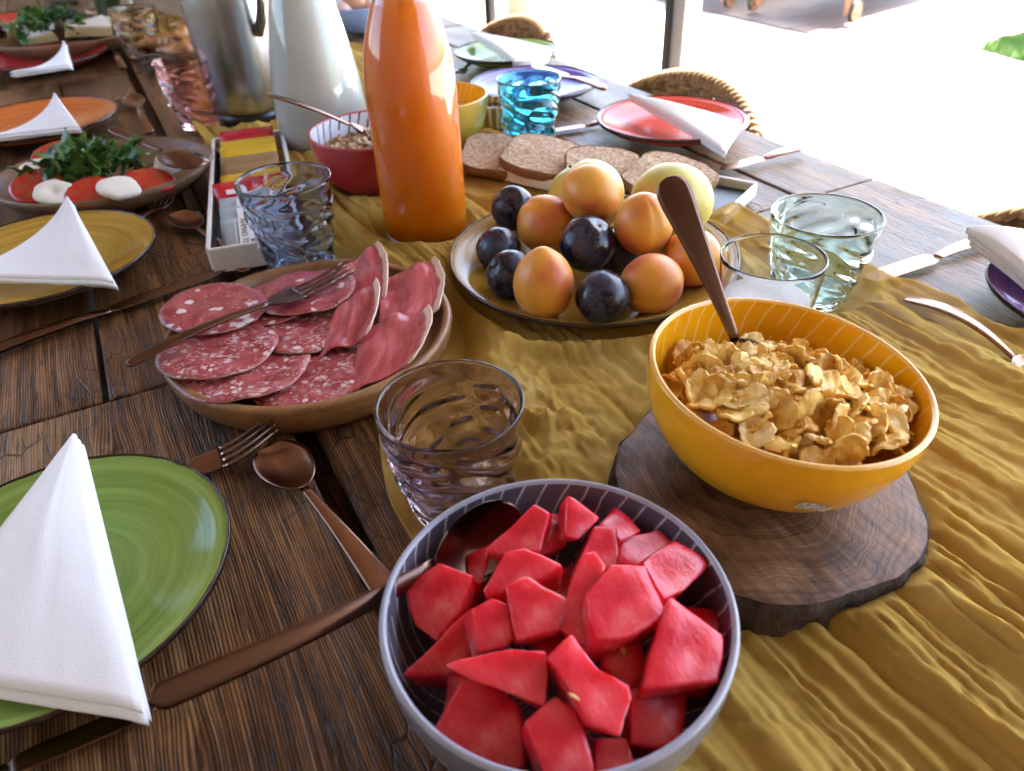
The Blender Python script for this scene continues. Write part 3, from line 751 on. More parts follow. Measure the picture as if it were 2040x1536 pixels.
def fruit_mat(name, a, b, c, rough, pat=40.0, fuzz=.0):
    s = NT(name); o = s.obj(); x, y, z = s.sep(o); rn = s.math('MULTIPLY', s.rnd(), 20.0)
    q = s.n('VectorMath', operation='ADD'); s.set(q.inputs[0], o); s.set(q.inputs[1], s.comb(rn, rn, 0.0)); q = q.outputs[0]
    n = s.noise(q, pat, 2, .5); sp = s.noise(q, 900.0, 2); sc = s.ramp(s.vor(q, 420.0), [(.05, 1.0), (.12, 0.0)])
    base = s.ramp(n, [(.38, a), (.50, b), (.62, c)])
    base = s.mix(s.math('MULTIPLY', sp, .25), base, tuple(min(1, k * 1.3) for k in b))
    base = s.mix(s.math('MULTIPLY', sc, s.ramp(s.noise(q, 90.0, 2), [(.6, 0.0), (.66, .8)])), base, tuple(k * .25 for k in c))
    s.P(base=base, rough=rough, sss=.15, ssss=.006, sssr=(1, .5, .2), sheen=fuzz); s.bump(sp, .08, .0004)
    return s.m
MAPR = fruit_mat('apricot_skin', (.70, .33, .035), (.68, .24, .025), (.52, .085, .035), .40, 24.0, .1)
MPEA = fruit_mat('pale_peach_skin', (.60, .46, .06), (.58, .49, .11), (.46, .44, .08), .45, 24.0, .15)
s = NT('plum_skin'); o = s.obj(); nb = s.ramp(s.noise(o, 60.0, 5, .65), [(.45, 0.0), (.68, .55)])
s.P(base=s.mix(nb, (.010, .006, .014), (.07, .075, .13)), rough=s.math('MULTIPLY_ADD', nb, .5, .2)); s.bump(s.noise(o, 300.0, 3), .05, .0004); MPLUM = s.m
MSTEM = simple('dry_stem', (.09, .05, .02), .8, .3)
FR = [('plum', .3294, .6406, .0448, .0226, (-.3, -.2, .9), 'dark plum at the back of the fruit plate nearest the juice bottle'),
      ('plum', .2819, .5817, .0354, .0215, (-.5, .4, .6), 'dark plum in the middle of the row along the plate rim'),
      ('plum', .2661, .5262, .0381, .0223, (-.6, .1, .5), 'dark plum at the plate rim beside the front apricot'),
      ('plum', .3384, .5147, .0538, .0253, (.35, -.35, .85), 'large dark plum on top in the middle of the fruit'),
      ('plum', .3085, .4447, .0419, .0224, (.75, .3, .35), 'dark plum at the front of the plate between two apricots'),
      ('plum', .3782, .5251, .0320, .0237, (0, 0, 1), 'dark plum hidden deep among the apricots'),
      ('apricot', .3385, .5868, .0448, .0284, (.25, -.85, -.2), 'apricot with its stem pit facing forward beside the plums'),
      ('apricot', .3714, .5585, .0778, .0270, (.6, -.6, -.45), 'blushed apricot lying on top against the pale peach'),
      ('apricot', .3855, .4963, .0682, .0262, (.1, .1, -1), 'upright pointed apricot beside the cereal spoon handle'),
      ('apricot', .2743, .4824, .0460, .0258, (.0, -.05, -1), 'pear shaped apricot standing at the front of the plate'),
      ('apricot', .3568, .4425, .0412, .0255, (-.95, .1, -.1), 'pink blushed apricot lying at the front beside a plum'),
      ('apricot', .4155, .4621, .0415, .0262, (.2, .6, -.3), 'apricot at the plate edge behind the cereal spoon handle'),
      ('peach', .3985, .6112, .0512, .0401, (-.2, .3, .6), 'pale yellow peach at the back behind the blushed apricot'),
      ('peach', .4561, .5454, .0562, .0405, (.3, .3, .6), 'pale yellow green peach behind the cereal spoon handle')]
for i, (k, x, y, z, r, ax, lb) in enumerate(FR):
    m = {'plum': MPLUM, 'apricot': MAPR, 'peach': MPEA}[k]
    e = empty(k, (x, y, z), lb, k, 'fruit on the olive plate')
    if k == 'apricot': b = blob('flesh', r, m, e, (0, 0, 0), ax, 1.08 if i != 9 else 1.2, .06, .18, .05 if i != 9 else .10, i)
    elif k == 'plum': b = blob('flesh', r, m, e, (0, 0, 0), ax, 1.0, .02, .16, 0, i)
    else: b = blob('flesh', r, m, e, (0, 0, 0), ax, .93, .03, .14, 0, i)
    A = Vector(ax).normalized()
    vv, ff = tube([A * (r * .80), A * (r * .885), A * (r * .90)], [.0016, .0012, .0008], 6); mk('stem', vv, ff, MSTEM, e)

# ------------------------------------------------------------------ log slice, cereal bowl, flakes
s = NT('log_end_grain'); x, y, z = s.sep(s.obj()); o = s.obj()
r = s.math('SQRT', s.math('ADD', s.math('POWER', s.math('ADD', x, .012), 2.0), s.math('POWER', s.math('SUBTRACT', y, .01), 2.0)))
wr = s.math('ADD', r, s.math('MULTIPLY', s.noise(o, 16.0, 4), .03))
rg_ = s.noise(s.comb(s.math('MULTIPLY', wr, 420.0), s.math('MULTIPLY', x, 6.0), s.math('MULTIPLY', y, 6.0)), 1.0, 3, .6)
stk = s.noise(s.comb(s.math('MULTIPLY', x, 180.0), s.math('MULTIPLY', y, 22.0), 3.0), 1.0, 4, .6)
bl = s.noise(o, 26.0, 5, .6)
h = s.math('ADD', s.math('MULTIPLY', rg_, .36), s.math('ADD', s.math('MULTIPLY', stk, .34), s.math('MULTIPLY', bl, .5)))
base = s.ramp(h, [(.42, (.020, .007, .002)), (.55, (.085, .036, .012)), (.67, (.19, .092, .037)), (.82, (.32, .19, .095))])
s.P(base=base, rough=s.math('MULTIPLY_ADD', bl, .5, .24), spec=.35); s.bump(h, .7, .0016); MLOG = s.m
s = NT('log_bark'); o = s.obj(); n = s.noise(s.scale(o, (1, 1, .45)), 85.0, 6, .7)
s.P(base=s.ramp(n, [(.35, (.010, .005, .003)), (.65, (.075, .038, .019))]), rough=.75); s.bump(n, .9, .004); MBARK = s.m
LOGN = Vector((.05, -.045, 1)).normalized()
lg = empty('log_slice', (.286, .228, .0), 'thick bark edged slice of a log serving as stand for the yellow bowl', 'log slice')
out = [T(*p, .030) - Vector((.283, .233, .030)) for p in ((1195, 920), (1205, 870), (1230, 810), (1275, 770))]
ring = []
S = 120
key = {}
def lograd(a):
    # irregular trunk outline with a flat sawn side
    q = .094 + .0035 * sin(2 * a + .4) + .003 * sin(5 * a + 1) + .0016 * MN.noise(Vector((cos(a) * 6, sin(a) * 6, 3)))
    if abs((a - .02 + pi) % (2 * pi) - pi) < .42: q = min(q, .086 / cos((a - .02 + pi) % (2 * pi) - pi))
    return q
v, f = [], []; K = 10; ZT = .0300
def ztop(x, y): return ZT + (-(x * .045) + (y * .042)) + .0004 * MN.noise(Vector((x * 60, y * 60, 1)))
v.append((0, 0, ztop(0, 0)))
for i in range(1, K + 1):
    for k in range(S):
        a = 2 * pi * k / S; q = lograd(a) * i / K * (.985 if i == K else 1); x, y = q * cos(a), q * sin(a); v.append((x, y, ztop(x, y) - (.0012 if i == K else 0)))
for k in range(S): f.append((0, 1 + k, 1 + (k + 1) % S))
for i in range(K - 1):
    for k in range(S): l = (k + 1) % S; f.append((1 + i * S + k, 1 + (i + 1) * S + k, 1 + (i + 1) * S + l, 1 + i * S + l))
mk('sawn_face', v, f, MLOG, lg)
v, f = [], []
for i in range(9):
    for k in range(S):
        a = 2 * pi * k / S; u = i / 8
        q = lograd(a) * (1 + .035 * u) + (.0028 * MN.noise(Vector((cos(a) * 22, sin(a) * 22, u * 2.5))) + .0012 * MN.noise(Vector((cos(a) * 60, sin(a) * 60, u * 5)))) * (1 if 0 < i else .25) - (.0012 if i == 0 else 0)
        x, y = q * cos(a), q * sin(a); zt = ztop(x, y) - .0010; v.append((x, y, zt * (1 - u) + .002 * u))
for i in range(8):
    for k in range(S): l = (k + 1) % S; f.append((i * S + k, (i + 1) * S + k, (i + 1) * S + l, i * S + l))
f.append(tuple(8 * S + k for k in range(S)))
mk('bark', v, f, MBARK, lg)

YB = Vector((.295, .236, .098)); YN = Vector((.081, -.075, 1)).normalized(); YH = .068
MYO = simple('yellow_enamel', (.84, .385, .012), .16, .05, 14, coat=.3)
MYI = stripe_mat('yellow_glaze_striped', (.86, .38, .004), (.88, .58, .16), 40, 30.0, .07, var=.12)
MYL = simple('yellow_cream_rim', (.80, .44, .10), .25, .15, 60)
yb0 = YB - YN * YH
striped_bowl('cereal_bowl', yb0.x, yb0.y, .080, YH, MYO, MYI, MYL, 'large yellow bowl full of corn flakes on the log slice', yb0.z, .40, 2.0, .0035, YN)
# chipped glaze spot on the outside
chip_c = T(1637, 1002, .041)
s = NT('bare_clay_chip'); s.P(base=s.mix(s.ramp(s.noise(s.obj(), 500.0, 3), [(.4, 0.0), (.6, 1.0)]), (.30, .28, .22), (.72, .70, .64)), rough=.85); s.bump(s.noise(s.obj(), 400.0, 4), .5, .001); MCHIP = s.m
bowl_o = [o for o in bpy.data.objects if o.name.startswith('cereal_bowl')][0]
q = bowl_o.rotation_quaternion.inverted() @ (chip_c - yb0)
ca, prof = atan2(q.y, q.x), bowl_profile(.080, YH, .0035, .40, 2.0)[0][5:]
v, f = [], []; NR = 26
def wallp(a, z):
    for (r0, z0), (r1, z1) in zip(prof, prof[1:]):
        if z0 <= z <= z1: t = (z - z0) / (z1 - z0 + 1e-9); rr = r0 + (r1 - r0) * t; return Vector(((rr + .0015) * cos(a), (rr + .0015) * sin(a), z))
    return Vector((prof[0][0] * cos(a), prof[0][0] * sin(a), z))
zc = .037; ca = -2.05
v.append(wallp(ca, zc))
for k in range(NR):
    a = 2 * pi * k / NR; rr = 1 + .55 * MN.noise(Vector((cos(a) * 2.2, sin(a) * 2.2, 5)))
    v.append(wallp(ca + .135 * rr * cos(a), zc + .0042 * rr * sin(a) - .003 * cos(a)))
for k in range(NR): f.append((0, 1 + k, 1 + (k + 1) % NR))
tag(mk('chip_mark', v, f, MCHIP, [c for c in bowl_o.children if c.name.startswith('outside')][0]), 'white chipped spot low on the yellow outside')

s = NT('corn_flake'); o = s.obj(); rn = s.rnd(); q = s.n('VectorMath', operation='ADD'); s.set(q.inputs[0], o); s.set(q.inputs[1], s.comb(rn, rn, 0.0)); q = q.outputs[0]
n = s.noise(q, 130.0, 4, .65); n2 = s.noise(q, 600.0, 3)
base = s.ramp(s.math('ADD', s.math('MULTIPLY', n, .75), s.math('MULTIPLY_ADD', rn, .46, -.12)), [(.20, (.48, .20, .025)), (.38, (.72, .40, .055)), (.58, (.81, .54, .13)), (.78, (.88, .72, .40))])
s.P(base=base, rough=.6, sss=.1, ssss=.003, sssr=(1, .6, .3)); s.bump(s.math('ADD', n, s.math('MULTIPLY', n2, .3)), .7, .0014); MFLAKE = s.m
rf = random.Random(11)
FM = []
for q in range(14):
    sx, sy = rf.uniform(.0060, .0125), rf.uniform(.0055, .0095); cu, cv = rf.uniform(-12, 36), rf.uniform(-16, 16); sd = q * 7.3; N = 12
    P = []
    for i in range(N + 1):
        row = []
        for j in range(N + 1):
            a, b = -1 + 2 * i / N, -1 + 2 * j / N
            k = a * sqrt(1 - b * b / 2); l = b * sqrt(1 - a * a / 2)
            rr = 1 + .24 * MN.noise(Vector((k * 1.4, l * 1.4, sd))) + .07 * MN.noise(Vector((k * 5, l * 5, sd)))
            x, y = k * sx * rr, l * sy * rr
            z = cu * y * y + cv * x * x + .0028 * MN.noise(Vector((x * 150, y * 150, sd))) + .0011 * MN.noise(Vector((x * 420, y * 420, sd)))
            row.append(Vector((x, y, z)))
        P.append(row)
    vv, ff = grid_shell(P, .0015)
    me = bpy.data.meshes.new('corn_flake'); me.from_pydata([tuple(p) for p in vv], [], ff); me.materials.append(MFLAKE); me.polygons.foreach_set('use_smooth', [True] * len(me.polygons)); me.update(); me.set_sharp_from_angle(angle=radians(50)); FM.append(me)
YQ = Vector((0, 0, 1)).rotation_difference(YN)
def flake(loc, rot, k):
    o = bpy.data.objects.new('corn_flake', FM[k % len(FM)]); o.location = loc; o.rotation_euler = rot; col.objects.link(o)
    tag(o, 'golden corn flake in the heap filling the yellow bowl', 'corn flake', 'corn flakes in the yellow bowl')
spots = []; tries = 0
while len(spots) < 230 and tries < 30000:
    tries += 1
    a, q = rf.random() * 2 * pi, .066 * sqrt(rf.random())
    x, y = q * cos(a), q * sin(a)
    # heap leans to the side of the camera, back wall stays bare
    back = (x * .55 + y * .83)
    hz = YH - .014 + .020 * (1 - (hypot(x + .012, y + .018) / .075) ** 2) - .16 * max(0, back)
    lev = rf.choice((0, 0, 0, .007, .013)); z = hz - lev
    rmax = .0745 * (.40 + .60 * sqrt(max(0, 1 - (1 - min(1, z / YH)) ** 2)))
    if q > rmax - .009: continue
    if any((x - p[0]) ** 2 + (y - p[1]) ** 2 + (z - p[2]) ** 2 < (.0058) ** 2 for p in spots): continue
    spots.append((x, y, z))
for i, p in enumerate(spots):
    flake(yb0 + YQ @ Vector(p), (rf.gauss(0, .6), rf.gauss(0, .6), rf.random() * 6.28), i)
s_tip = yb0 + YQ @ Vector((.012, .024, .030)); s_end = T(1330, 352, .182)
spoon(s_tip, s_end, 'copper spoon standing in the corn flakes with its handle up', MCOPD, .019, .26, arch=.002, wend=.0105, depth=.005, roll=radians(-36))

# ------------------------------------------------------------------ watermelon bowl
MGI = stripe_mat('grey_violet_glaze_striped', (.125, .105, .135), (.56, .52, .54), 42, 34.0, .075, var=.08)
MGO = simple('grey_glaze', (.20, .20, .23), .25, .06, 20, coat=.2)
MGL = simple('pale_grey_rim', (.30, .30, .35), .25, .1, 60)
WB = (.107, .180); WR, WH = .079, .073
striped_bowl('melon_bowl', WB[0], WB[1], WR, WH, MGO, MGI, MGL, 'grey striped bowl full of watermelon pieces at the near side of the table', .002, .42, 2.1, .0035)
s = NT('watermelon_flesh'); o = s.obj(); n = s.noise(o, 90.0, 5, .65); n2 = s.noise(o, 1100.0, 2); lo = s.noise(o, 28.0, 2)
fbr = s.noise(s.scale(o, (1, .35, .35)), 330.0, 3, .6)
base = s.ramp(s.math('ADD', s.math('MULTIPLY', lo, .6), s.math('ADD', s.math('MULTIPLY', n, .25), s.math('MULTIPLY', fbr, .2))), [(.36, (.42, .004, .013)), (.5, (.62, .014, .036)), (.60, (.72, .06, .08)), (.72, (.82, .26, .25))])
s.P(base=base, rough=s.math('MULTIPLY_ADD', n, .26, .07), coat=.0, sss=.8, ssss=.02, sssr=(1, .12, .10)); s.bump(s.math('ADD', s.math('MULTIPLY', n, 1.0), s.math('ADD', s.math('MULTIPLY', n2, .35), s.math('MULTIPLY', fbr, .6))), .36, .0011); MMEL = s.m
MSEED = simple('melon_seed', (.72, .42, .14), .4, .2)
rm = random.Random(5)
def melon(poly, z, label, tilt=(0, 0), dep=.030, seeds=(), taper=.9):
    gx = sum(p[0] for p in poly) / len(poly); gy = sum(p[1] for p in poly) / len(poly)
    pts2 = [(740 + .388 * (gx + (x - gx) * 1.10), 940 + .388 * (gy + (y - gy) * 1.10)) for x, y in poly]
    cx = sum(p[0] for p in pts2) / len(pts2); cy = sum(p[1] for p in pts2) / len(pts2)
    c = T(cx, cy, z); n = Vector((tilt[0], tilt[1], 1)).normalized(); O = Vector((0, 0, CAMZ))
    def hit(p):
        d = T(p[0], p[1], 0) - O; return O + d * (n.dot(c - O) / n.dot(d))
    top = [hit(p) for p in pts2]
    e = empty('watermelon_piece', c, label, 'watermelon', 'watermelon pieces in the grey bowl')
    dn = (-n * .8 + Vector((rm.uniform(-.25, .25), rm.uniform(-.1, .35), -.35))).normalized() * dep
    bot = [c + (p - c) * taper + dn + Vector((rm.uniform(-.002, .002), rm.uniform(-.002, .002), rm.uniform(-.002, .002))) for p in top]
    m = len(top)
    bm = bmesh.new(); V = [bm.verts.new(p - c) for p in top + bot]
    bm.faces.new(V[:m]); bm.faces.new(list(reversed(V[m:])))
    for k in range(m): bm.faces.new((V[k], V[m + k], V[m + (k + 1) % m], V[(k + 1) % m]))
    bmesh.ops.recalc_face_normals(bm, faces=bm.faces)
    bmesh.ops.bevel(bm, geom=list(bm.edges), offset=.0015, segments=2, affect='EDGES', profile=.6, clamp_overlap=True)
    bmesh.ops.triangulate(bm, faces=[f for f in bm.faces if len(f.verts) > 4])
    for _ in range(2):
        bmesh.ops.subdivide_edges(bm, edges=[e_ for e_ in bm.edges if e_.calc_length() > .005], cuts=1, use_grid_fill=True)
        bmesh.ops.triangulate(bm, faces=[f for f in bm.faces if len(f.verts) > 4])
    bm.normal_update()
    for v_ in bm.verts:
        w_ = v_.co + c
        v_.co += v_.normal * (.0018 * MN.noise(w_ * 55) + .0005 * MN.noise(w_ * 260))
    me = bpy.data.meshes.new('flesh'); bm.to_mesh(me); bm.free(); me.materials.append(MMEL); me.polygons.foreach_set('use_smooth', [True] * len(me.polygons))
    o = bpy.data.objects.new('flesh', me); link(o, e)
    for (sx, sy) in seeds:
        p = hit((740 + .388 * sx, 940 + .388 * sy)) - c
        sd = lathe('seed', [(0, -.0034), (.0007, -.0024), (.0011, -.0008), (.0010, .0010), (.0006, .0024), (0, .0034)], MSEED, o, p + n * .0003, 12); sd.rotation_euler = (1.2, rm.uniform(-.6, .6), rm.uniform(0, 3)); sd.scale = (1, .55, 1)
    return e
ML = [([(900, 560), (1030, 470), (1060, 640), (960, 760), (880, 700)], .052, 'dark watermelon piece deep in the middle of the bowl', (0, -.1), .02, ()),
      ([(490, 430), (590, 395), (570, 560), (490, 560)], .056, 'small shaded watermelon piece under the serving spoon', (-.2, -.1), .02, ()),
      ([(390, 1045), (510, 1060), (480, 1290), (360, 1300)], .054, 'shaded watermelon piece at the bowl wall near the napkin side', (-.3, -.1), .02, ()),
      ([(1620, 690), (1800, 700), (1815, 770), (1750, 830), (1640, 800)], .060, 'small dark watermelon piece against the bowl wall behind the trapezoid piece', (.2, 0), .02, ()),
      ([(850, 880), (980, 820), (1100, 880), (960, 990), (900, 1000)], .066, 'watermelon piece in the centre half buried by others', (0, -.2), .02, ()),
      ([(1190, 900), (1370, 850), (1410, 1000), (1350, 1110), (1200, 1010)], .066, 'dark red watermelon piece with one pale seed in its face', (.0, -.5), .022, ((1285, 905),)),
      ([(190, 1025), (510, 710), (540, 910), (400, 1030)], .062, 'pointed dark wedge of watermelon at the bowl wall', (-.25, -.5), .022, ()),
      ([(240, 545), (350, 490), (510, 535), (455, 690), (330, 850), (230, 780), (190, 620)], .066, 'large smooth watermelon piece under the spoon neck', (-.25, -.25), .028, ()),
      ([(905, 210), (965, 215), (1000, 370), (870, 415)], .066, 'narrow watermelon piece behind the seeded one', (.35, -.2), .02, ()),
      ([(600, 390), (830, 180), (905, 225), (860, 400), (700, 425)], .076, 'watermelon piece with a slanted top beside the serving spoon bowl', (-.2, -.35), .024, ()),
      ([(1020, 135), (1165, 235), (1070, 345), (1000, 325)], .080, 'small triangular watermelon piece standing at the back', (.1, -.6), .02, ()),
      ([(1250, 180), (1380, 300), (1280, 345), (1180, 275)], .074, 'watermelon piece at the back against the rim', (.3, .1), .022, ()),
      ([(1290, 340), (1470, 295), (1540, 360), (1400, 450), (1370, 475), (1270, 465)], .072, 'flat watermelon piece at the back of the bowl', (.15, -.1), .02, ()),
      ([(1150, 280), (1255, 300), (1270, 480), (1190, 495), (1050, 495)], .076, 'upright watermelon piece behind the tall wedge', (.1, -.4), .022, ()),
      ([(1400, 460), (1560, 365), (1720, 470), (1600, 600), (1500, 640)], .078, 'blocky watermelon piece at the bowl wall towards the yellow bowl', (.25, -.15), .026, ()),
      ([(690, 410), (780, 395), (960, 480), (870, 540), (600, 640), (580, 600)], .080, 'watermelon piece with a pointed corner behind the middle', (-.1, -.25), .024, ()),
      ([(520, 700), (620, 650), (710, 690), (725, 850), (690, 890), (560, 915)], .082, 'pale fronted watermelon piece left of the centre', (-.15, -.55), .024, ()),
      ([(700, 590), (800, 545), (880, 600), (1000, 655), (965, 795), (750, 855), (720, 700)], .085, 'watermelon piece with a ragged pale edge in the centre', (.0, -.35), .026, ()),
      ([(1090, 430), (1150, 420), (1195, 500), (1130, 680), (1180, 900), (1080, 870), (970, 780), (1040, 580)], .084, 'tall narrow watermelon wedge in the centre', (-.05, -.35), .024, ()),
      ([(1120, 620), (1240, 490), (1400, 490), (1490, 730), (1300, 830), (1170, 850), (1130, 740)], .088, 'big glossy watermelon block in the centre', (.1, -.3), .028, ()),
      ([(350, 1310), (470, 1080), (640, 1110), (740, 1200), (770, 1500), (600, 1550), (380, 1420)], .066, 'large long watermelon piece at the near wall of the bowl', (-.1, -.35), .028, ()),
      ([(1340, 1130), (1640, 1080), (1570, 1400), (1340, 1390)], .062, 'smooth watermelon piece low at the near wall under the trapezoid', (.1, -.4), .026, ()),
      ([(1150, 1370), (1310, 1360), (1370, 1560), (1150, 1600)], .060, 'watermelon piece at the lower edge of the picture', (0, -.3), .024, ()),
      ([(1540, 660), (1790, 840), (1770, 1060), (1410, 1090), (1480, 860)], .080, 'flat faced trapezoid watermelon piece at the bowl wall', (.12, -.35), .022, ()),
      ([(400, 990), (700, 910), (890, 920), (905, 1060), (880, 1195), (600, 1090)], .083, 'thin triangular watermelon slab lying on top', (-.1, -.35), .014, ()),
      ([(800, 1290), (950, 1150), (1050, 1250), (1140, 1510), (1080, 1620), (900, 1580)], .074, 'long watermelon piece at the near edge of the bowl', (0, -.35), .026, ()),
      ([(930, 960), (1040, 850), (1170, 1000), (1320, 1090), (1330, 1160), (1270, 1345), (1130, 1275), (1000, 1085)], .084, 'torn watermelon piece with a hollow and a seed on top', (.05, -.4), .020, ((1040, 1155),))]
for a in ML: melon(*a)
# serving spoon leaning on the rim
spoon(T(1048, 1040, .060), T(300, 1400, .080), 'dark copper serving spoon leaning on the rim of the watermelon bowl', MCOPD, .021, .30, 'serving_spoon', .0062, .010, radians(-58), .006, wneck=.0042)

# ------------------------------------------------------------------ glasses
GA = glass_mat('smoky_violet_glass', (.66, .54, .60)); GC = glass_mat('clear_glass', (.97, .985, .98)); GT = glass_mat('pale_teal_glass', (.78, .93, .90))
GB = glass_mat('blue_glass', (.70, .80, .94)); GBF = glass_mat('turquoise_glass', (.22, .66, .80)); GP = glass_mat('pink_glass', (.95, .68, .70)); GP2 = glass_mat('amber_glass', (.88, .72, .52))
tumbler('drinking_glass', .122, .3285, .0445, .031, .080, GA, 'smoky violet rippled glass in front of the salami platter', seed=1, wave=.0018)
tumbler('drinking_glass', .509, .405, .0462, .032, .079, GT, 'pale teal rippled glass behind the small clear glass', seed=2)
tumbler('drinking_glass', .119, .698, .0445, .030, .099, GB, 'pale blue rippled glass in front of the tea box', seed=3)
tumbler('drinking_glass', .500, .912, .0430, .031, .089, GBF, 'turquoise rippled glass behind the bread', seed=4, wave=.002)
tumbler('drinking_glass', .118, 1.29, .0495, .034, .096, GP, 'pink rippled glass beside the steel jug', seed=5, wave=.002)
tumbler('drinking_glass', .095, 1.885, .047, .034, .092, GP2, 'amber rippled glass in front of the wooden crate', seed=6, wave=.002)
cg = empty('sugar_glass', (.405, .361, .003), 'small plain clear glass with white sugar in the bottom beside the cereal bowl', 'glass')
h_, rt, rb = .086, .0392, .032
gp = [(rb + (rt - rb) * k / 24, .001 + (h_ - .001) * k / 24) for k in range(25)]; gi = [(rb - .0018 + (rt - rb + .0003) * k / 24, .008 + (h_ - .008) * k / 24) for k in range(24, -1, -1)]
o = lathe('tumbler', [(0, .001), (rb * .5, .0006), (rb * .9, 0), (rb * .97, .0002)] + gp + [(rt - .0003, h_ + .0006), (rt - .0008, h_ + .0008), (rt - .0013, h_ + .0004)] + gi + [(rb * .88, .0066), (rb * .8, .006), (rb * .4, .006), (0, .006)], GC, cg, seg=80); recalc(o)
MSUG = simple('white_sugar', (.82, .82, .82), .8, .03, 300, .4, 700)
lathe('sugar', [(0, .0056), (rb * .82, .0056), (rb - .0014, .008), (rb + .0026, .049), (rb + .0010, .0502), (rb * .4, .0505), (0, .0505)], MSUG, cg, seg=48)

# ------------------------------------------------------------------ bottles and jug
s = NT('orange_juice'); o = s.obj(); x, y, z = s.sep(o); n = s.noise(s.scale(o, (1, 1, .35)), 22.0, 3)
s.P(base=s.ramp(n, [(.3, (.88, .26, .001)), (.7, (.92, .32, .003))]), rough=.25, sss=.85, ssss=.04, sssr=(1, .40, .02)); MJUICE = s.m
ob = empty('juice_bottle', (.266, .729, .003), 'glass bottle of orange juice standing behind the fruit', 'bottle')
OJP = [(.0435, 0), (.0452, .004), (.0456, .03), (.0456, .10), (.0455, .145), (.0446, .165), (.0415, .188), (.0365, .207), (.030, .224), (.0245, .238), (.0205, .252), (.0185, .27), (.018, .30)]
inn = [(r - .0022, max(z, .005)) for r, z in OJP]
recalc(lathe('glass', [(0, .002), (.036, .001), (.041, 0)] + OJP + [(.0195, .302), (.0195, .312), (.0165, .312), (.0158, .30)] + list(reversed(inn[:-1])) + [(.036, .0048), (0, .0048)], GC, ob, seg=96))
jp = [(r - .0018, max(z, .0045)) for r, z in OJP if z < .236]
lathe('juice', [(0, .0044)] + jp + [(.0222, .2365), (0, .2362)], MJUICE, ob, seg=96)
mb = empty('milk_bottle', (.258, 1.083, .003), 'tapering glass bottle of milk between the steel jug and the juice', 'bottle')
MKP = [(.058, 0), (.0615, .004), (.0633, .02), (.0633, .05), (.061, .078), (.0575, .104), (.0535, .128), (.048, .157), (.0415, .188), (.035, .215), (.029, .24), (.024, .265), (.021, .29)]
s = NT('thin_white_milk'); s.P(base=s.mix(s.noise(s.obj(), 25.0, 3), (.68, .68, .62), (.76, .76, .70)), rough=.3, sss=.2, ssss=.02); MMILK = s.m
recalc(lathe('glass', [(0, .002), (.05, .001), (.055, 0)] + MKP + [(.0225, .295), (.0225, .303), (.019, .303), (.0185, .29)] + [(r - .0024, max(z, .005)) for r, z in reversed(MKP[:-1])] + [(.05, .0048), (0, .0048)], GC, mb, seg=96))
lathe('milk', [(0, .0044)] + [(r - .0020, max(z, .0045)) for r, z in MKP if z < .27] + [(.0195, .268), (0, .268)], MMILK, mb, seg=96)
s = NT('brushed_steel'); x, y, z = s.sep(s.obj()); a = s.math('ARCTAN2', y, x)
n = s.noise(s.comb(s.math('MULTIPLY', a, 60.0), s.math('MULTIPLY', z, 4.0), 0.0), 1.0, 4)
s.P(base=s.mix(n, (.33, .33, .33), (.46, .46, .46)), metal=1.0, rough=.27); s.bump(n, .06, .0004); MSTEEL = s.m
tj = empty('vacuum_jug', (.190, 1.268, .003), 'brushed steel vacuum jug with black foot beside the milk bottle', 'jug')
lathe('foot', [(0, 0), (.050, 0), (.0525, .002), (.053, .019), (.050, .021), (0, .021)], MPLASTIC, tj)
lathe('body', [(.050, .0205), (.0545, .022), (.0555, .03), (.0585, .10), (.0615, .17), (.061, .195), (.055, .215), (.046, .225), (.0, .226)], MSTEEL, tj, seg=80)
lathe('lid', [(.04, .2255), (.044, .228), (.043, .25), (.03, .258), (0, .26)], MPLASTIC, tj)
dirc = Vector((.45, -.89, 0)).normalized()
pts = [dirc * .0575 + Vector((0, 0, .135)), dirc * .064 + Vector((0, 0, .133)), dirc * .075 + Vector((0, 0, .15)), dirc * .088 + Vector((0, 0, .19)), dirc * .085 + Vector((0, 0, .225)), dirc * .045 + Vector((0, 0, .24))]
vv, ff = tube(pts, .0075, 10); mk('handle', vv, ff, MSTEEL, tj)

# ------------------------------------------------------------------ red bowl of granola, small bowls, eggs
MRO = simple('crimson_enamel', (.36, .02, .03), .25, .12, 40, coat=.2)
MRI = stripe_mat('white_glaze_brown_striped', (.68, .68, .74), (.09, .035, .03), 34, 26.0, .12, var=.04)
MRL = simple('crimson_rim', (.40, .05, .06), .3, .1)
striped_bowl('granola_bowl', .268, .878, .078, .072, MRO, MRI, MRL, 'crimson bowl with striped white inside full of granola', .003, .5, 2.0, .0035)
s = NT('granola'); n = s.noise(s.obj(), 160.0, 4)
s.P(base=s.ramp(n, [(.3, (.20, .10, .045)), (.5, (.46, .30, .15)), (.7, (.60, .45, .27))]), rough=.75); s.bump(s.noise(s.obj(), 400.0, 3), .5, .001); MGRAN = s.m
rr_ = random.Random(8); bm = bmesh.new()
for i in range(520):
    a, q = rr_.random() * 6.283, .068 * sqrt(rr_.random()); z = .050 + .012 * (1 - (q / .07) ** 2) + rr_.uniform(-.004, .004)
    M = Matrix.Translation((.268 + q * cos(a), .878 + q * sin(a), z)) @ Matrix.Rotation(rr_.random() * 6, 4, (rr_.random(), rr_.random(), 1)) @ Matrix.Diagonal((rr_.uniform(.6, 1.5), rr_.uniform(.6, 1.2), rr_.uniform(.5, 1), 1))
    bmesh.ops.create_icosphere(bm, subdivisions=1, radius=.0042 * rr_.uniform(.6, 1.3), matrix=M)
for v_ in bm.verts: v_.co += Vector((MN.noise(v_.co * 300), MN.noise(v_.co * 310 + Vector((5, 0, 0))), MN.noise(v_.co * 290 + Vector((0, 5, 0))))) * .0013
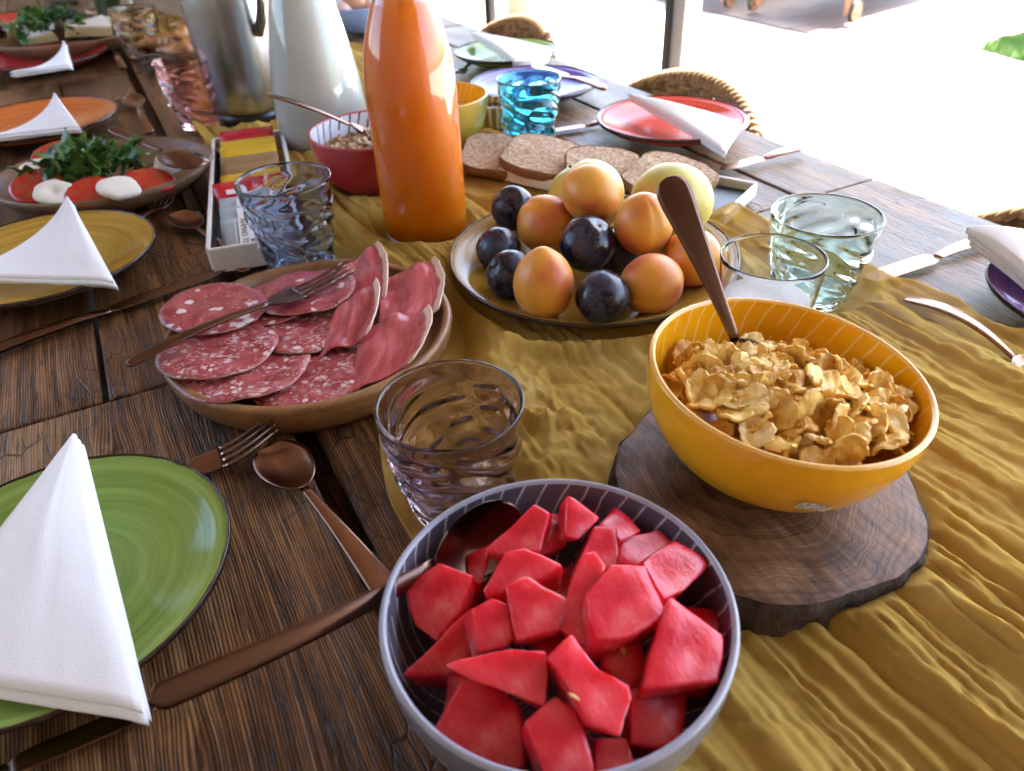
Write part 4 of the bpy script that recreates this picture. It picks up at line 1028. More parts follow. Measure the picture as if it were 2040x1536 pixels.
me = bpy.data.meshes.new('granola'); bm.to_mesh(me); bm.free(); me.materials.append(MGRAN)
tag(link(bpy.data.objects.new('granola', me)), 'crumbly oat granola heaped in the crimson bowl', 'granola', kind='stuff')
spoon(T(745, 268, .060), T(532, 183, .125), 'copper spoon leaning out of the granola bowl', MCOP, .018, .24, arch=.003, wend=.0095, depth=.005)
MYS = simple('pale_yellow_enamel', (.50, .34, .05), .25, .06, 20, coat=.2)
striped_bowl('yogurt_bowl', .393, .973, .067, .070, MYS, MYI, MYL, 'small yellow bowl of white yogurt behind the juice bottle', .003, .45, 2.0, .0035)
MYOG = simple('white_yogurt', (.80, .80, .79), .4, .03, 60)
tag(lathe('yogurt', [(0, .040), (.058, .040), (.0605, .044), (.05, .0455), (.02, .049), (0, .0495)], MYOG, None, (.393, .973, .003), 48), 'white yogurt filling the small yellow bowl', 'yogurt')
MST = stripe_mat('cream_and_ochre_stripes', (.22, .13, .035), (.60, .50, .26), 16, 10.0, .22)
re_ = empty('ramekin', (.492, 1.018, .002), 'little ribbed ochre dish of brown jam between the yogurt and the turquoise glass', 'dish')
lathe('dish', [(0, 0), (.022, 0), (.026, .004), (.031, .034), (.030, .036), (.028, .034), (.024, .008), (0, .007)], MST, re_, seg=64, rfn=lambda r, z, a, i: r * (1 + (.03 * cos(16 * a) if 1 < i < 4 else 0)))
lathe('jam', [(0, .0285), (.0268, .028), (.0262, .024), (0, .022)], simple('brown_jam', (.10, .03, .012), .2, .2), re_, seg=48)
MSKY = simple('pale_blue_glaze', (.24, .33, .52), .2, .08, 20, coat=.2)
striped_bowl('egg_bowl', .555, 1.80, .070, .058, MSKY, MSKY, MSKY, 'pale blue bowl of brown eggs between the milk and the juice', .003, .5, 2.0)
MEGG = simple('brown_eggshell', (.46, .20, .10), .45, .12, 120)
MEGG2 = simple('pink_eggshell', (.56, .36, .30), .45, .1, 120)
for (dx, dy, dz, m, lb, ax) in ((-.012, -.005, .062, MEGG, 'brown egg on top in the pale blue bowl', (.9, -.3, .3)), (-.040, -.012, .048, MEGG2, 'pinkish egg half behind the milk bottle in the blue bowl', (.4, .6, .2)), (.032, .016, .046, MEGG2, 'pale egg at the far side of the blue bowl', (.2, .8, .2)), (.008, .034, .048, MEGG, 'brown egg at the back of the blue bowl', (.8, .1, .2))):
    o = lathe('egg', [(.0215 * sin(pi * i / 16) * (1 + .09 * cos(pi * i / 16)), -.027 * cos(pi * i / 16)) for i in range(17)], m, None, (.555 + dx, 1.80 + dy, dz + .003), 32)
    o.rotation_mode = 'QUATERNION'; o.rotation_quaternion = Vector((0, 0, 1)).rotation_difference(Vector(ax).normalized()); tag(o, lb, 'egg', 'eggs in the blue bowl')
striped_bowl('serving_bowl', .60, 2.12, .105, .07, MWHITE, MWHITE, MWHITE, 'white serving bowl at the far end behind the eggs', .003, .5, 2.0)

# ------------------------------------------------------------------ bread tray
tray_a = Vector((.372, .868, 0)); td = Vector((.458, -.889, 0)).normalized(); tn = Vector((.889, .458, 0)).normalized(); TL, TW = .352, .106
bt = empty('bread_tray', tray_a + td * TL / 2 + tn * TW / 2 + Vector((0, 0, .004)), 'black rectangular tray with white rim under the bread', 'tray', rz=atan2(td.y, td.x))
box('base', (TL - .004, TW - .004, .006), MBLACK, bt, (0, 0, .003), bev=.001)
for (sx, sy, px_, py_) in ((TL, .005, 0, -TW / 2), (TL, .005, 0, TW / 2), (.005, TW - .005, -TL / 2, 0), (.005, TW - .005, TL / 2, 0)):
    box('rim', (sx, sy, .015), MWHITE, bt, (px_, py_, .0085), bev=.0018)
s = NT('wholemeal_crumb'); o = s.obj(); n = s.noise(o, 210.0, 5, .75); hol = s.ramp(s.vor(o, 240.0), [(.14, 1.0), (.26, 0.0)]); sd_ = s.ramp(s.vor(s.scale(o, (1, 1, 1)), 190.0), [(.07, 1.0), (.10, 0.0)])
base = s.ramp(n, [(.36, (.36, .21, .11)), (.5, (.56, .38, .24)), (.66, (.72, .56, .39))])
base = s.mix(s.math('MULTIPLY', hol, .6), base, (.22, .11, .055)); base = s.mix(s.math('MULTIPLY', sd_, .8), base, (.10, .05, .03))
s.P(base=base, rough=.9); s.bump(s.math('SUBTRACT', n, hol), 1.0, .003); MCRUMB = s.m
MCRUST = simple('bread_crust', (.22, .10, .04), .7, .35, 60, .5, 250)
def bread_outline(wd=.056, ht=.052):
    pts = []
    for k in range(52):
        a = 2 * pi * k / 52; ca_, sa_ = cos(a), sin(a); p = 4.2
        r = 1 / (abs(ca_) ** p + abs(sa_) ** p) ** (1 / p); x, y = r * ca_ * wd, r * sa_ * ht
        if y > 0: x *= 1.05; y *= 1.0 + .13 * cos(min(pi / 2, abs(x / wd) * 1.3))
        else: x *= .95
        if .05 < y / ht < .42: x *= .955
        pts.append((x, y))
    return pts
BO = bread_outline()
def bread(pc, z, yaw, tx, ty, label, sc=1.0, th=.012):
    e = empty('bread_slice', pc, label, 'bread slice', 'wholemeal bread slices on the tray'); e.location.z = z; e.rotation_mode = 'QUATERNION'
    n = Vector((tx, ty, 1)).normalized(); e.rotation_quaternion = Vector((0, 0, 1)).rotation_difference(n) @ Matrix.Rotation(yaw, 3, 'Z').to_quaternion()
    BO_ = [(x * (1 + .05 * MN.noise(Vector((x * 40, y * 40, z * 700 + yaw)))), y * (1 + .07 * MN.noise(Vector((x * 35, y * 35, z * 500 + yaw + 3))))) for x, y in BO]
    m = len(BO); v, f = [], []
    rings = [(.93, th / 2), (.5, th / 2 + .0004), (0, th / 2)]
    for sgn in (1, -1):
        b0 = len(v)
        for (k, zz) in ((.965, th / 2 - .0004), (.6, th / 2), (.3, th / 2 + .0002)): v += [(x * k * sc, y * k * sc, sgn * (zz + .0016 * MN.noise(Vector((x * 60, y * 60, z * 90))))) for x, y in BO_]
        v.append((0, 0, sgn * th / 2))
        for q in range(2):
            for k in range(m): l = (k + 1) % m; f.append((b0 + q * m + k, b0 + q * m + l, b0 + (q + 1) * m + l, b0 + (q + 1) * m + k))
        for k in range(m): f.append((b0 + 2 * m + k, b0 + 2 * m + (k + 1) % m, b0 + 3 * m))
    recalc(mk('crumb', v, f, MCRUMB, e))
    v, f = [], []
    cs = [(.955, th / 2 - .0012), (.968, th / 2 + .0002), (.99, th / 2 - .0012), (1.0, 0), (.99, -th / 2 + .0012), (.968, -th / 2 - .0002), (.955, -th / 2 + .0012)]
    for (k, zz) in cs: v += [(x * sc * k + .0006 * MN.noise(Vector((x * 90, y * 90, zz * 300))), y * sc * k + .0006 * MN.noise(Vector((y * 90, x * 90, zz * 300))), zz) for x, y in BO_]
    for q in range(len(cs)):
        q2 = (q + 1) % len(cs)
        for k in range(m): l = (k + 1) % m; f.append((q * m + k, q * m + l, q2 * m + l, q2 * m + k))
    recalc(mk('crust', v, f, MCRUST, e))
    return e
yw = atan2(td.y, td.x); bt_ = (td.x * .16 - tn.x * .14, td.y * .16 - tn.y * .14)
bread(T(988, 312, .022), .022, yw + .34, *bt_, 'wholemeal bread slice at the end of the tray nearest the juice', .80)
bread(T(1078, 314, .029), .029, yw + .18, bt_[0] + .03, bt_[1] + .04, 'wholemeal bread slice leaning on the first one', .84)
bread(T(1198, 340, .029), .029, yw + .46, *bt_, 'wholemeal bread slice in the middle behind the blushed apricot', .80)
bread(T(1330, 358, .030), .030, yw - .10, bt_[0] - .02, bt_[1] + .05, 'wholemeal bread slice at the tray end behind the pale peach', .86)

# ------------------------------------------------------------------ tea box
fl, fr, br, bl_ = Vector((.041, .757, 0)), Vector((.130, .729, 0)), Vector((.200, 1.092, 0)), Vector((.110, 1.121, 0))
tl_ = (bl_ - fl).length; tw_ = (fr - fl).length; tyaw = atan2((bl_ - fl).y, (bl_ - fl).x) - pi / 2
tc = (fl + fr + br + bl_) / 4
tb = empty('tea_box', tc + Vector((0, 0, .0015)), 'long white open tea box with black inside', 'box', rz=tyaw)
MCREAM = simple('white_lacquer', (.74, .72, .67), .35, .04)
box('base', (tw_, tl_, .004), MBLACK, tb, (0, 0, .002))
for (sx, sy, x_, y_) in ((tw_, .005, 0, -tl_ / 2), (tw_, .005, 0, tl_ / 2), (.005, tl_ - .005, -tw_ / 2, 0), (.005, tl_ - .005, tw_ / 2, 0)): box('side', (sx, sy, .027), MCREAM, tb, (x_, y_, .014), bev=.0015)
for x_ in (-tw_ / 2 + .0032, tw_ / 2 - .0032): box('lining', (.0012, tl_ - .006, .022), MBLACK, tb, (x_, 0, .0152))
MGRY = simple('grey_blue_foil', (.36, .42, .46), .35, .06, 60); MYEL = simple('yellow_paper', (.72, .46, .02), .4, .06, 60); MREDP = simple('red_foil', (.58, .015, .03), .3, .1, 60); MBRN = simple('kraft_brown_paper', (.32, .20, .08), .5, .12, 60)
MPRT = simple('white_print', (.80, .80, .82), .5, .02); MPRD = simple('brown_print', (.18, .14, .10), .5, .2)
RZ = Matrix.Rotation(tyaw, 4, 'Z')
def sachet(yl, zl, tilt, mat, label, wd=.071, ht=.064, yawx=0.0, prints=()):
    e = empty('tea_sachet', (0, 0, 0), label, 'tea sachet', 'tea sachets in the white box')
    M = Matrix.Translation(tc) @ RZ @ Matrix.Translation((0, yl, zl - .006)) @ Matrix.Rotation(yawx, 4, 'Z') @ Matrix.Rotation(tilt, 4, 'X'); e.matrix_world = M
    NX, NY = 8, 6; P = []
    for i in range(NX + 1):
        P.append([Vector((wd * (i / NX - .5), ht * (j / NY - .5), .0022 * sin(pi * i / NX) * sin(pi * j / NY) + .0006 * MN.noise(Vector((i * .7, j * .7, yl * 90))))) for j in range(NY + 1)])
    vv, ff = grid_shell(P, lambda i, j: .0007 + .0022 * sin(pi * i / NX) * sin(pi * j / NY)); return recalc(mk('packet', vv, ff, mat, e))
def textpart(txt, size, mat, parent, loc, rot, th=.00012):
    cu = bpy.data.curves.new('lettering', 'FONT'); cu.body = txt; cu.size = size; cu.extrude = th; cu.align_x = 'CENTER'; cu.align_y = 'CENTER'
    o = bpy.data.objects.new('lettering', cu); link(o, parent); o.location = loc; o.rotation_euler = rot; cu.materials.append(mat)
    dg = bpy.context.evaluated_depsgraph_get(); me = bpy.data.meshes.new_from_object(o.evaluated_get(dg)); me.name = 'lettering'
    q = bpy.data.objects.new('lettering', me); q.location = loc; q.rotation_euler = rot; bpy.data.objects.remove(o); return link(q, parent)
def strip(parent, w_, h__, x_, y_, z_, mat): return box('print', (w_, h__, .0003), mat, parent, (x_, y_, z_))
y0 = -tl_ / 2
g1 = sachet(y0 + .042, .026, radians(14), MGRY, 'grey blue tea sachet with white emblem at the front of the box')
g2 = sachet(y0 + .066, .028, radians(17), MGRY, 'grey blue tea sachet second from the front')
g3 = sachet(y0 + .088, .030, radians(20), MGRY, 'grey blue tea sachet third from the front')
for gs in (g1,):
    textpart('AHMAD TEA', .0088, MPRD, gs, (-.0115, 0, .0036), (0, 0, -pi / 2))
    strip(gs, .0105, .053, -.0115, 0, .0031, MPRT); strip(gs, .0008, .056, -.020, 0, .0030, MPRT)
    n_ = 20; v = [(-.0062, -.012, .0033)] + [(-.0062 + .0125 * cos(-pi / 2 + pi * k / n_), .0125 * sin(-pi / 2 + pi * k / n_), .0033) for k in range(n_ + 1)]
    mk('emblem', v, [(0, k + 1, k + 2) for k in range(n_)], MPRT, gs, False)
    strip(gs, .014, .010, .017, .018, .0030, MPRD); strip(gs, .012, .012, .018, -.016, .0029, MPRD); strip(gs, .006, .020, .013, .0, .0034, MPRD)
for gs in (g2, g3): strip(gs, .0105, .03, -.0115, .010, .0033, MPRT)
y1 = sachet(y0 + .128, 0.024, radians(19), MYEL, 'yellow tea sachet just behind the grey ones')
r1 = sachet(y0 + .150, 0.031, radians(22), MREDP, 'red foil tea sachet lying askew', .084, .050, radians(5)); strip(r1, .045, .008, -.006, .004, .0034, MPRT)
y1b = sachet(y0 + .176, 0.025, radians(22), MYEL, 'yellow tea sachet half hidden behind the red one')
b1 = sachet(y0 + .205, 0.026, radians(24), MBRN, 'brown paper tea sachet in the middle of the box'); strip(b1, .04, .012, .002, .006, .0030, MPRT)
b2 = sachet(y0 + .232, 0.027, radians(26), MBRN, 'second brown paper tea sachet behind the first brown one'); 
y2 = sachet(y0 + .262, 0.028, radians(27), MYEL, 'yellow tea sachet near the far end of the box'); strip(y2, .04, .007, .004, .0, .0031, MPRT)
y3 = sachet(y0 + .290, 0.029, radians(28), MYEL, 'last yellow tea sachet before the red one')
r2 = sachet(y0 + .328, 0.030, radians(31), MREDP, 'red tea sachet at the far end of the box'); strip(r2, .05, .012, 0, -.006, .0031, MPRT)

# ------------------------------------------------------------------ tomato salad dish and cheese dish
MDISH = lathe_wood('olive_wood', (.10, .05, .024), (.27, .15, .075), (1, -.3, 0), 26.0, .4)
def oval_dish(x, y, a, b, h, yaw, label, sh=1.0):
    e = empty('wooden_dish', (x, y, .0), label, 'dish', 'wooden serving dishes', yaw)
    prof = [(0, .010), (.55, .010), (.74, .013), (.86, .021), (.945, h - .003), (.965, h), (.985, h + .0008), (1.0, h - .001), (.985, h - .008), (.86, .010), (.70, .001), (.62, 0), (0, 0)]
    o = lathe('dish', [(r * a, z) for r, z in prof], MDISH, e, seg=96); o.scale = (1, b / a, 1)
    return e
SD = (-.034, 1.062)
oval_dish(SD[0], SD[1], .132, .118, .033, -.25, 'oval wooden dish of tomato, mozzarella and rocket')
s = NT('tomato_slice'); x, y, z = s.sep(s.obj()); o = s.obj(); a = s.math('ARCTAN2', y, x); r = s.math('SQRT', s.math('ADD', s.math('MULTIPLY', x, x), s.math('MULTIPLY', y, y)))
cell = s.math('MULTIPLY', s.ramp(s.math('MULTIPLY_ADD', s.math('SINE', s.math('MULTIPLY', a, 5.0)), .5, .5), [(.3, 0.0), (.5, 1.0)]), s.ramp(s.math('MULTIPLY', r, 30.0), [(.2, 0.0), (.3, 1.0), (.72, 1.0), (.8, 0.0)]))
n = s.noise(o, 160.0, 4)
base = s.mix(cell, s.mix(n, (.46, .014, .010), (.54, .04, .025)), s.mix(n, (.34, .012, .008), (.50, .10, .03)))
s.P(base=base, rough=.18, sss=.25, ssss=.005, sssr=(1, .25, .15)); s.bump(s.math('SUBTRACT', n, cell), .4, .001); MTOM = s.m
MMOZ = simple('mozzarella', (.78, .75, .66), .4, .05, 40, .3, 120, sss=.2, ssss=.006)
def slab(name, px, py, z, r, th, mat, label, cat, tilt, seed, group, sq=1.0, ring=False):
    c = T(px, py, z); n = Vector(tilt).normalized(); S = 36; v, f = [], []
    cs = [(0, th / 2), (.45, th / 2 + .0003), (.86, th / 2), (.97, th * .32), (1, 0), (.97, -th * .32), (.86, -th / 2), (0, -th / 2)]
    if ring: cs[0] = (.0, th / 2 - .004); cs[1] = (.25, th / 2 - .002); cs.insert(2, (.4, th / 2 + .0006))
    o = lathe(name, [(q * r, z_) for q, z_ in cs], mat, None, c, S, False, lambda q, z_, a, i: q * (1 + (.24 if mat is MMOZ else .10) * MN.noise(Vector((cos(a) * 1.2, sin(a) * 1.2, seed))) + .03 * MN.noise(Vector((cos(a) * 4, sin(a) * 4, seed)))))
    o.scale = (1, sq, 1); o.rotation_mode = 'QUATERNION'; o.rotation_quaternion = Vector((0, 0, 1)).rotation_difference(n) @ Matrix.Rotation(seed * 1.3, 3, 'Z').to_quaternion()
    return tag(o, label, cat, group)
TG, MG = 'tomato slices in the wooden dish', 'mozzarella slices in the wooden dish'
slab('tomato_slice', 110, 306, .036, .030, .007, MTOM, 'tomato slice at the back of the dish behind the mozzarella', 'tomato slice', (-.1, -.2, 1), 1, TG)
slab('mozzarella_slice', 84, 336, .036, 0.0252, .0085, MMOZ, 'mozzarella slice at the back beside the rocket', 'mozzarella', (0, -.3, 1), 2, MG, .8)
slab('tomato_slice', 73, 372, .034, .030, .007, MTOM, 'large tomato slice at the end of the dish', 'tomato slice', (-.1, -.40, 1), 3, TG)
slab('mozzarella_slice', 108, 385, .038, 0.0210, .0085, MMOZ, 'round mozzarella slice with a hollow beside the napkin tip', 'mozzarella', (.0, -.45, 1), 4, MG, 1, True)
slab('tomato_slice', 183, 384, .034, .031, .007, MTOM, 'tomato slice in the middle of the front row', 'tomato slice', (.05, -.35, 1), 5, TG, .85)
slab('mozzarella_slice', 236, 374, .040, 0.0185, .0085, MMOZ, 'small mozzarella slice between two tomato slices', 'mozzarella', (.2, -.45, 1), 6, MG, 1.2)
slab('tomato_slice', 298, 360, .034, .030, .007, MTOM, 'tomato slice towards the spoon', 'tomato slice', (.1, -.3, 1), 7, TG, .8)
slab('mozzarella_slice', 335, 327, .034, 0.0227, .0085, MMOZ, 'mozzarella slice under the serving spoon of the salad', 'mozzarella', (.2, -.3, 1), 8, MG, .75)
s = NT('rocket_leaf'); o = s.obj(); n = s.noise(o, 60.0, 3); rn = s.rnd()
s.P(base=s.ramp(s.math('ADD', s.math('MULTIPLY', n, .5), s.math('MULTIPLY', rn, .5)), [(.3, (.025, .075, .012)), (.55, (.06, .165, .022)), (.8, (.13, .26, .05))]), rough=.38, sss=.05, ssss=.002); s.bump(s.noise(o, 220.0, 2), .3, .001); MLEAF = s.m
rl = random.Random(21); LM = []
for q in range(6):
    N = 14; P = []; bend, tw = rl.uniform(4, 14), rl.uniform(-6, 6)
    for i in range(N + 1):
        u = i / N; wd = .002 + .011 * (sin(pi * min(1, u * 1.05)) ** .8) * (1 + .55 * sin(u * 21 + q)) * (u > .18) ; row = []
        for j in range(5):
            b = -1 + j / 2; x = .058 * u; row.append(Vector((x, b * wd, bend * x * (x - .058) * -.35 + .0035 * abs(b) * sin(u * 9 + q) + tw * b * wd * x * 4 + .0015 * MN.noise(Vector((x * 90, b, q))))))
        P.append(row)
    vv, ff = grid_shell(P, .0003)
    me = bpy.data.meshes.new('leaf'); me.from_pydata([tuple(p) for p in vv], [], ff); me.materials.append(MLEAF); me.polygons.foreach_set('use_smooth', [True] * len(me.polygons)); LM.append(me)
def rocket(c, rx, ry, n_, z0, hz, label):
    e = empty('rocket_salad', (c[0], c[1], z0), label, 'salad leaves')
    for i in range(n_):
        a, q = rl.random() * 6.283, sqrt(rl.random()); o = bpy.data.objects.new('leaf', LM[i % 6]); link(o, e)
        o.location = (q * rx * cos(a) - .02, q * ry * sin(a), hz * (1 - q * q) * rl.uniform(.4, 1) + .004); o.rotation_euler = (rl.gauss(0, .8), rl.gauss(-.15, .5), rl.random() * 6.283); sc = rl.uniform(.5, .85); o.scale = (sc, sc, sc)
p = T(215, 335, .035)
rocket((p.x, p.y + .008), .060, .042, 90, .028, .024, 'heap of green rocket leaves on the tomato salad')
spoon(T(402, 332, .046), T(222, 258, .062), 'copper serving spoon resting on the end of the tomato dish', MCOPD, .026, .42, 'serving_spoon', .008, .010, radians(180), .002)
CD = T(132, 80, .03)
oval_dish(CD.x - .002, CD.y + .015, .142, .100, .036, -.12, 'oval wooden dish of soft cheese wedges with rocket')
MBRI = simple('soft_cheese', (.74, .60, .30), .45, .06, 40, sss=.15, ssss=.005); MRINDW = simple('white_cheese_rind', (.78, .76, .70), .75, .05, 60)
def wedge(px, py, z, L, wd, h, yaw, label, tx=0.0):
    c = T(px, py, z); e = empty('cheese_wedge', c, label, 'cheese', 'cheese wedges in the far wooden dish', yaw); e.rotation_euler = (tx, 0, yaw)
    v = [(-L / 2, 0, 0), (L / 2, -wd / 2, 0), (L / 2 + .004, 0, 0), (L / 2, wd / 2, 0)]; v += [(x_, y_, h) for x_, y_, _ in v]
    bevel(mk('paste', v, [(3, 2, 1, 0), (4, 5, 6, 7), (0, 1, 5, 4), (1, 2, 6, 5), (2, 3, 7, 6), (3, 0, 4, 7)], MBRI, e, False), .003, 3)
    t = .0012; v = [(-L / 2, 0, h), (L / 2, -wd / 2, h), (L / 2 + .004, 0, h), (L / 2, wd / 2, h)]
    v2 = [(x_ * 1.0, y_ * .96, z_ + .0004) for x_, y_, z_ in v] + [(x_, y_ * .96, z_ + t + .0006) for x_, y_, z_ in v]
    bevel(mk('rind', v2, [(3, 2, 1, 0), (4, 5, 6, 7), (0, 1, 5, 4), (1, 2, 6, 5), (2, 3, 7, 6), (3, 0, 4, 7)], MRINDW, e, False), .0008, 2)
wedge(52, 72, .030, .085, .05, .024, .5, 'soft cheese wedge at the end of the far dish', .5)
wedge(88, 82, .026, .075, .045, .022, 2.6, 'soft cheese wedge behind the dark red plate', -.5)
wedge(140, 70, .030, .07, .05, .026, 1.2, 'pale soft cheese wedge under the rocket', .6)
wedge(178, 68, .030, .085, .05, .024, .2, 'yellow cut soft cheese wedge at the spoon end of the dish', .4)
wedge(205, 58, .030, .085, .045, .022, 3.4, 'soft cheese wedge at the back of the far dish', .3)
p = T(125, 55, .045); rocket((p.x, p.y), .075, .06, 70, .040, .045, 'heap of dark green rocket on the cheese dish')

# ------------------------------------------------------------------ pastries, crate, jar and bowl at the far end
s = NT('baked_pastry'); n = s.noise(s.obj(), 40.0, 5, .65); s.P(base=s.ramp(n, [(.35, (.20, .06, .015)), (.55, (.42, .19, .055)), (.7, (.62, .40, .18))]), rough=.4); s.bump(s.noise(s.scale(s.obj(), (4, 1, 1)), 90.0, 4), .5, .002); MPASTRY = s.m
be = empty('bread_basket', (.168, 1.735, .003), 'dark brown woven basket holding the croissants', 'basket')
MBASK = simple('dark_wicker', (.10, .045, .02), .6, .4, 120, .6, 200)
lathe('base', [(0, 0), (.085, 0), (.09, .006), (0, .008)], MBASK, be, seg=48)
for i in range(6):
    rr = .088 + .003 * i; vv, ff = tube([(rr * cos(a_), rr * sin(a_), .008 + .006 * i + .0015 * sin(a_ * 14 + i * pi)) for a_ in np.linspace(0, 2 * pi, 85)], .0034, 6); mk('weaver', vv, ff, MBASK, be)
def croissant(x, y, z, yaw, label, L=.06, r=.022):
    pts, rad = [], []
    for i in range(33):
        u = -1 + i / 16; a = u * 1.35; pts.append((L * sin(a), L * (1 - cos(a)) * .9, .006 * abs(u))); rad.append(max(.004, r * (1 - abs(u) ** 1.7) ** .8 * (1 + .10 * cos(u * 22))))
    vv, ff = tube(pts, rad, 18); o = mk('croissant', vv, ff, MPASTRY, None, True, (x, y, z)); o.rotation_euler = (0, 0, yaw); tag(o, label, 'croissant', 'croissants in the basket')
croissant(.180, 1.690, .036, .4, 'croissant at the near rim of the basket behind the pink glass')
croissant(.150, 1.775, .036, 2.4, 'dark croissant at the far side of the basket')
croissant(.185, 1.745, .060, 1.4, 'croissant lying on top of the others')
MCRATE = lathe_wood('crate_pine', (.30, .165, .085), (.46, .28, .16), (1, .0, 0), 16.0, .6)
ca_, cb_ = Vector((.135, 2.43, 0)), Vector((.335, 1.93, 0)); cdir = (cb_ - ca_).normalized(); cyaw = atan2(cdir.y, cdir.x); clen = (cb_ - ca_).length; cn = Vector((-cdir.y, cdir.x, 0))
cr = empty('wine_crate', (ca_ + cb_) / 2 + cn * .10, 'tall pine wood crate with dark lettering behind the steel jug', 'crate', rz=cyaw)
for k in range(3): box('plank', (clen, .012, .0985), MCRATE, cr, (0, -.10, .052 + k * .1), bev=.001)
for k in range(3): box('plank', (clen, .012, .0985), MCRATE, cr, (0, .10, .052 + k * .1), bev=.001)
for sx in (-1, 1): box('end_board', (.012, .188, .298), MCRATE, cr, (sx * (clen / 2 - .006), 0, .152), bev=.001)
box('base', (clen - .026, .186, .01), MCRATE, cr, (0, 0, .008))
MINK = simple('dark_brown_ink', (.05, .022, .012), .7, .2)
pk = [c for c in cr.children if c.name.startswith('plank')]
textpart('Insel', .05, MINK, pk[0], (.10, -.0063, .048), (pi / 2, 0, 0), .0003)
box('print', (.005, .0006, .07), MINK, pk[1], (.135, -.0063, .048), (0, .35, 0))
GJ = glass_mat('jar_glass', (.93, .96, .92))
je = empty('pickle_jar', (.085, 2.46, .002), 'glass jar of green preserves with white label beside the crate', 'jar')
recalc(lathe('glass', [(0, .001), (.044, 0), (.047, .004), (.047, .10), (.040, .115), (.040, .125), (.037, .125), (.037, .113), (.044, .098), (.044, .006), (0, .004)], GJ, je, seg=64))
s = NT('green_preserves'); v_ = s.vor(s.obj(), 90.0, out='Color'); s.P(base=s.mix(.6, s.ramp(s.noise(s.obj(), 55.0, 3), [(.35, (.05, .09, .03)), (.5, (.22, .26, .10)), (.65, (.42, .44, .30))]), (.16, .20, .08)), rough=.35); MGP = s.m
lathe('preserves', [(0, .0055), (.0446, .0055), (.0446, .096), (.03, .102), (0, .103)], MGP, je, seg=48)
v, f = [], []
for i in range(13):
    a = -1.25 + i * .11; v += [(.0474 * cos(a), .0474 * sin(a), .02), (.0474 * cos(a), .0474 * sin(a), .085)]
for i in range(12): f.append((2 * i, 2 * i + 2, 2 * i + 3, 2 * i + 1))
mk('label_strip', v, f, MWHITE, je)
MBEIGE = simple('beige_stoneware', (.42, .38, .32), .35, .05, 30)
striped_bowl('stoneware_bowl', -.028, 2.83, .085, .085, MBEIGE, MBEIGE, MBEIGE, 'beige stoneware bowl at the far end behind the cheese', .003, .55, 2.0)

# ------------------------------------------------------------------ cutlery on the table
Z = .004
fork(T(551, 851, .017), T(395, 925, .008) + (T(395, 925, .008) - T(551, 851, .017)) * 1.9, 'copper fork sticking out from under the green plate', MCOP, .0125, arch=-.002, curve=.006)
spoon(T(535, 884, .010), T(792, 1200, .004), 'copper spoon lying between the green plate and the violet glass', MCOP, .0205, .33, depth=.006, arch=.003, wend=.0088, wneck=.003)
knife(T(318, 1404, .004), T(-330, 1680, .004), 'copper knife at the near edge of the green plate under the serving spoon', MCOPD, bl=.5, bw=.0062, hwd=.006)
knife(T(452, 536, .004), T(-30, 706, .004), 'copper knife between the ochre plate and the salami platter', MCOPD, bl=.52)
fork(T(338, 384, .016), T(250, 470, .006), 'copper fork tip showing between the ochre plate and the tomato dish', MCOPD, .0115, curve=.006)
spoon(T(350, 420, .010), T(492, 536, .004), 'copper spoon beside the tea box near the ochre plate', MCOP, .020, .34, depth=.006)
fork(T(250, 178, .014), T(196, 232, .006), 'copper fork at the orange plate', MCOP, .0115, curve=.006)
spoon(T(262, 188, .010), T(296, 262, .004), 'copper spoon between the orange plate and the pink glass', MCOP, .020, .4, depth=.006)
spoon(T(216, 84, .012), T(244, 134, .004), 'copper spoon at the dark red plate', MCOP, .020, .38, depth=.006)
fork(T(204, 74, .014), T(172, 104, .006), 'copper fork at the dark red plate', MCOP, .0115, curve=.006)
spoon(T(180, 16, .012), T(204, 52, .004), 'copper spoon at the far place setting behind the cheese', MCOP, .022, .4, depth=.006)
knife(T(0, 316, .004), T(-150, 352, .004), 'copper knife beside the orange plate', MCOPD)
knife(T(1722, 560, .005), T(1992, 470, .005), 'bright copper knife lying in front of the teal glass', MCOP, bl=.5, bw=.0105, hth=.004)
spoon(T(2120, 770, .010), T(1806, 588, .016), 'copper spoon by the runner near the purple plate', MCOP, .02, .28, depth=.006, arch=.010)
knife(T(1436, 338, .005), T(1604, 294, .010), 'copper knife at the near edge of the coral red plate', MCOP, bl=.5, hth=.004)
knife(T(1094, 262, .004), T(1236, 240, .004), 'copper knife on the table beside the turquoise glass', MCOP, bl=.5)
knife(T(1060, 130, .030), T(1206, 178, .026), 'copper knife resting on the blue plate', MCOP, bl=.5, bw=.012)
fork(T(900, 148, .014), T(960, 118, .006), 'copper fork beside the olive green plate', MCOP, .0125, curve=.006)

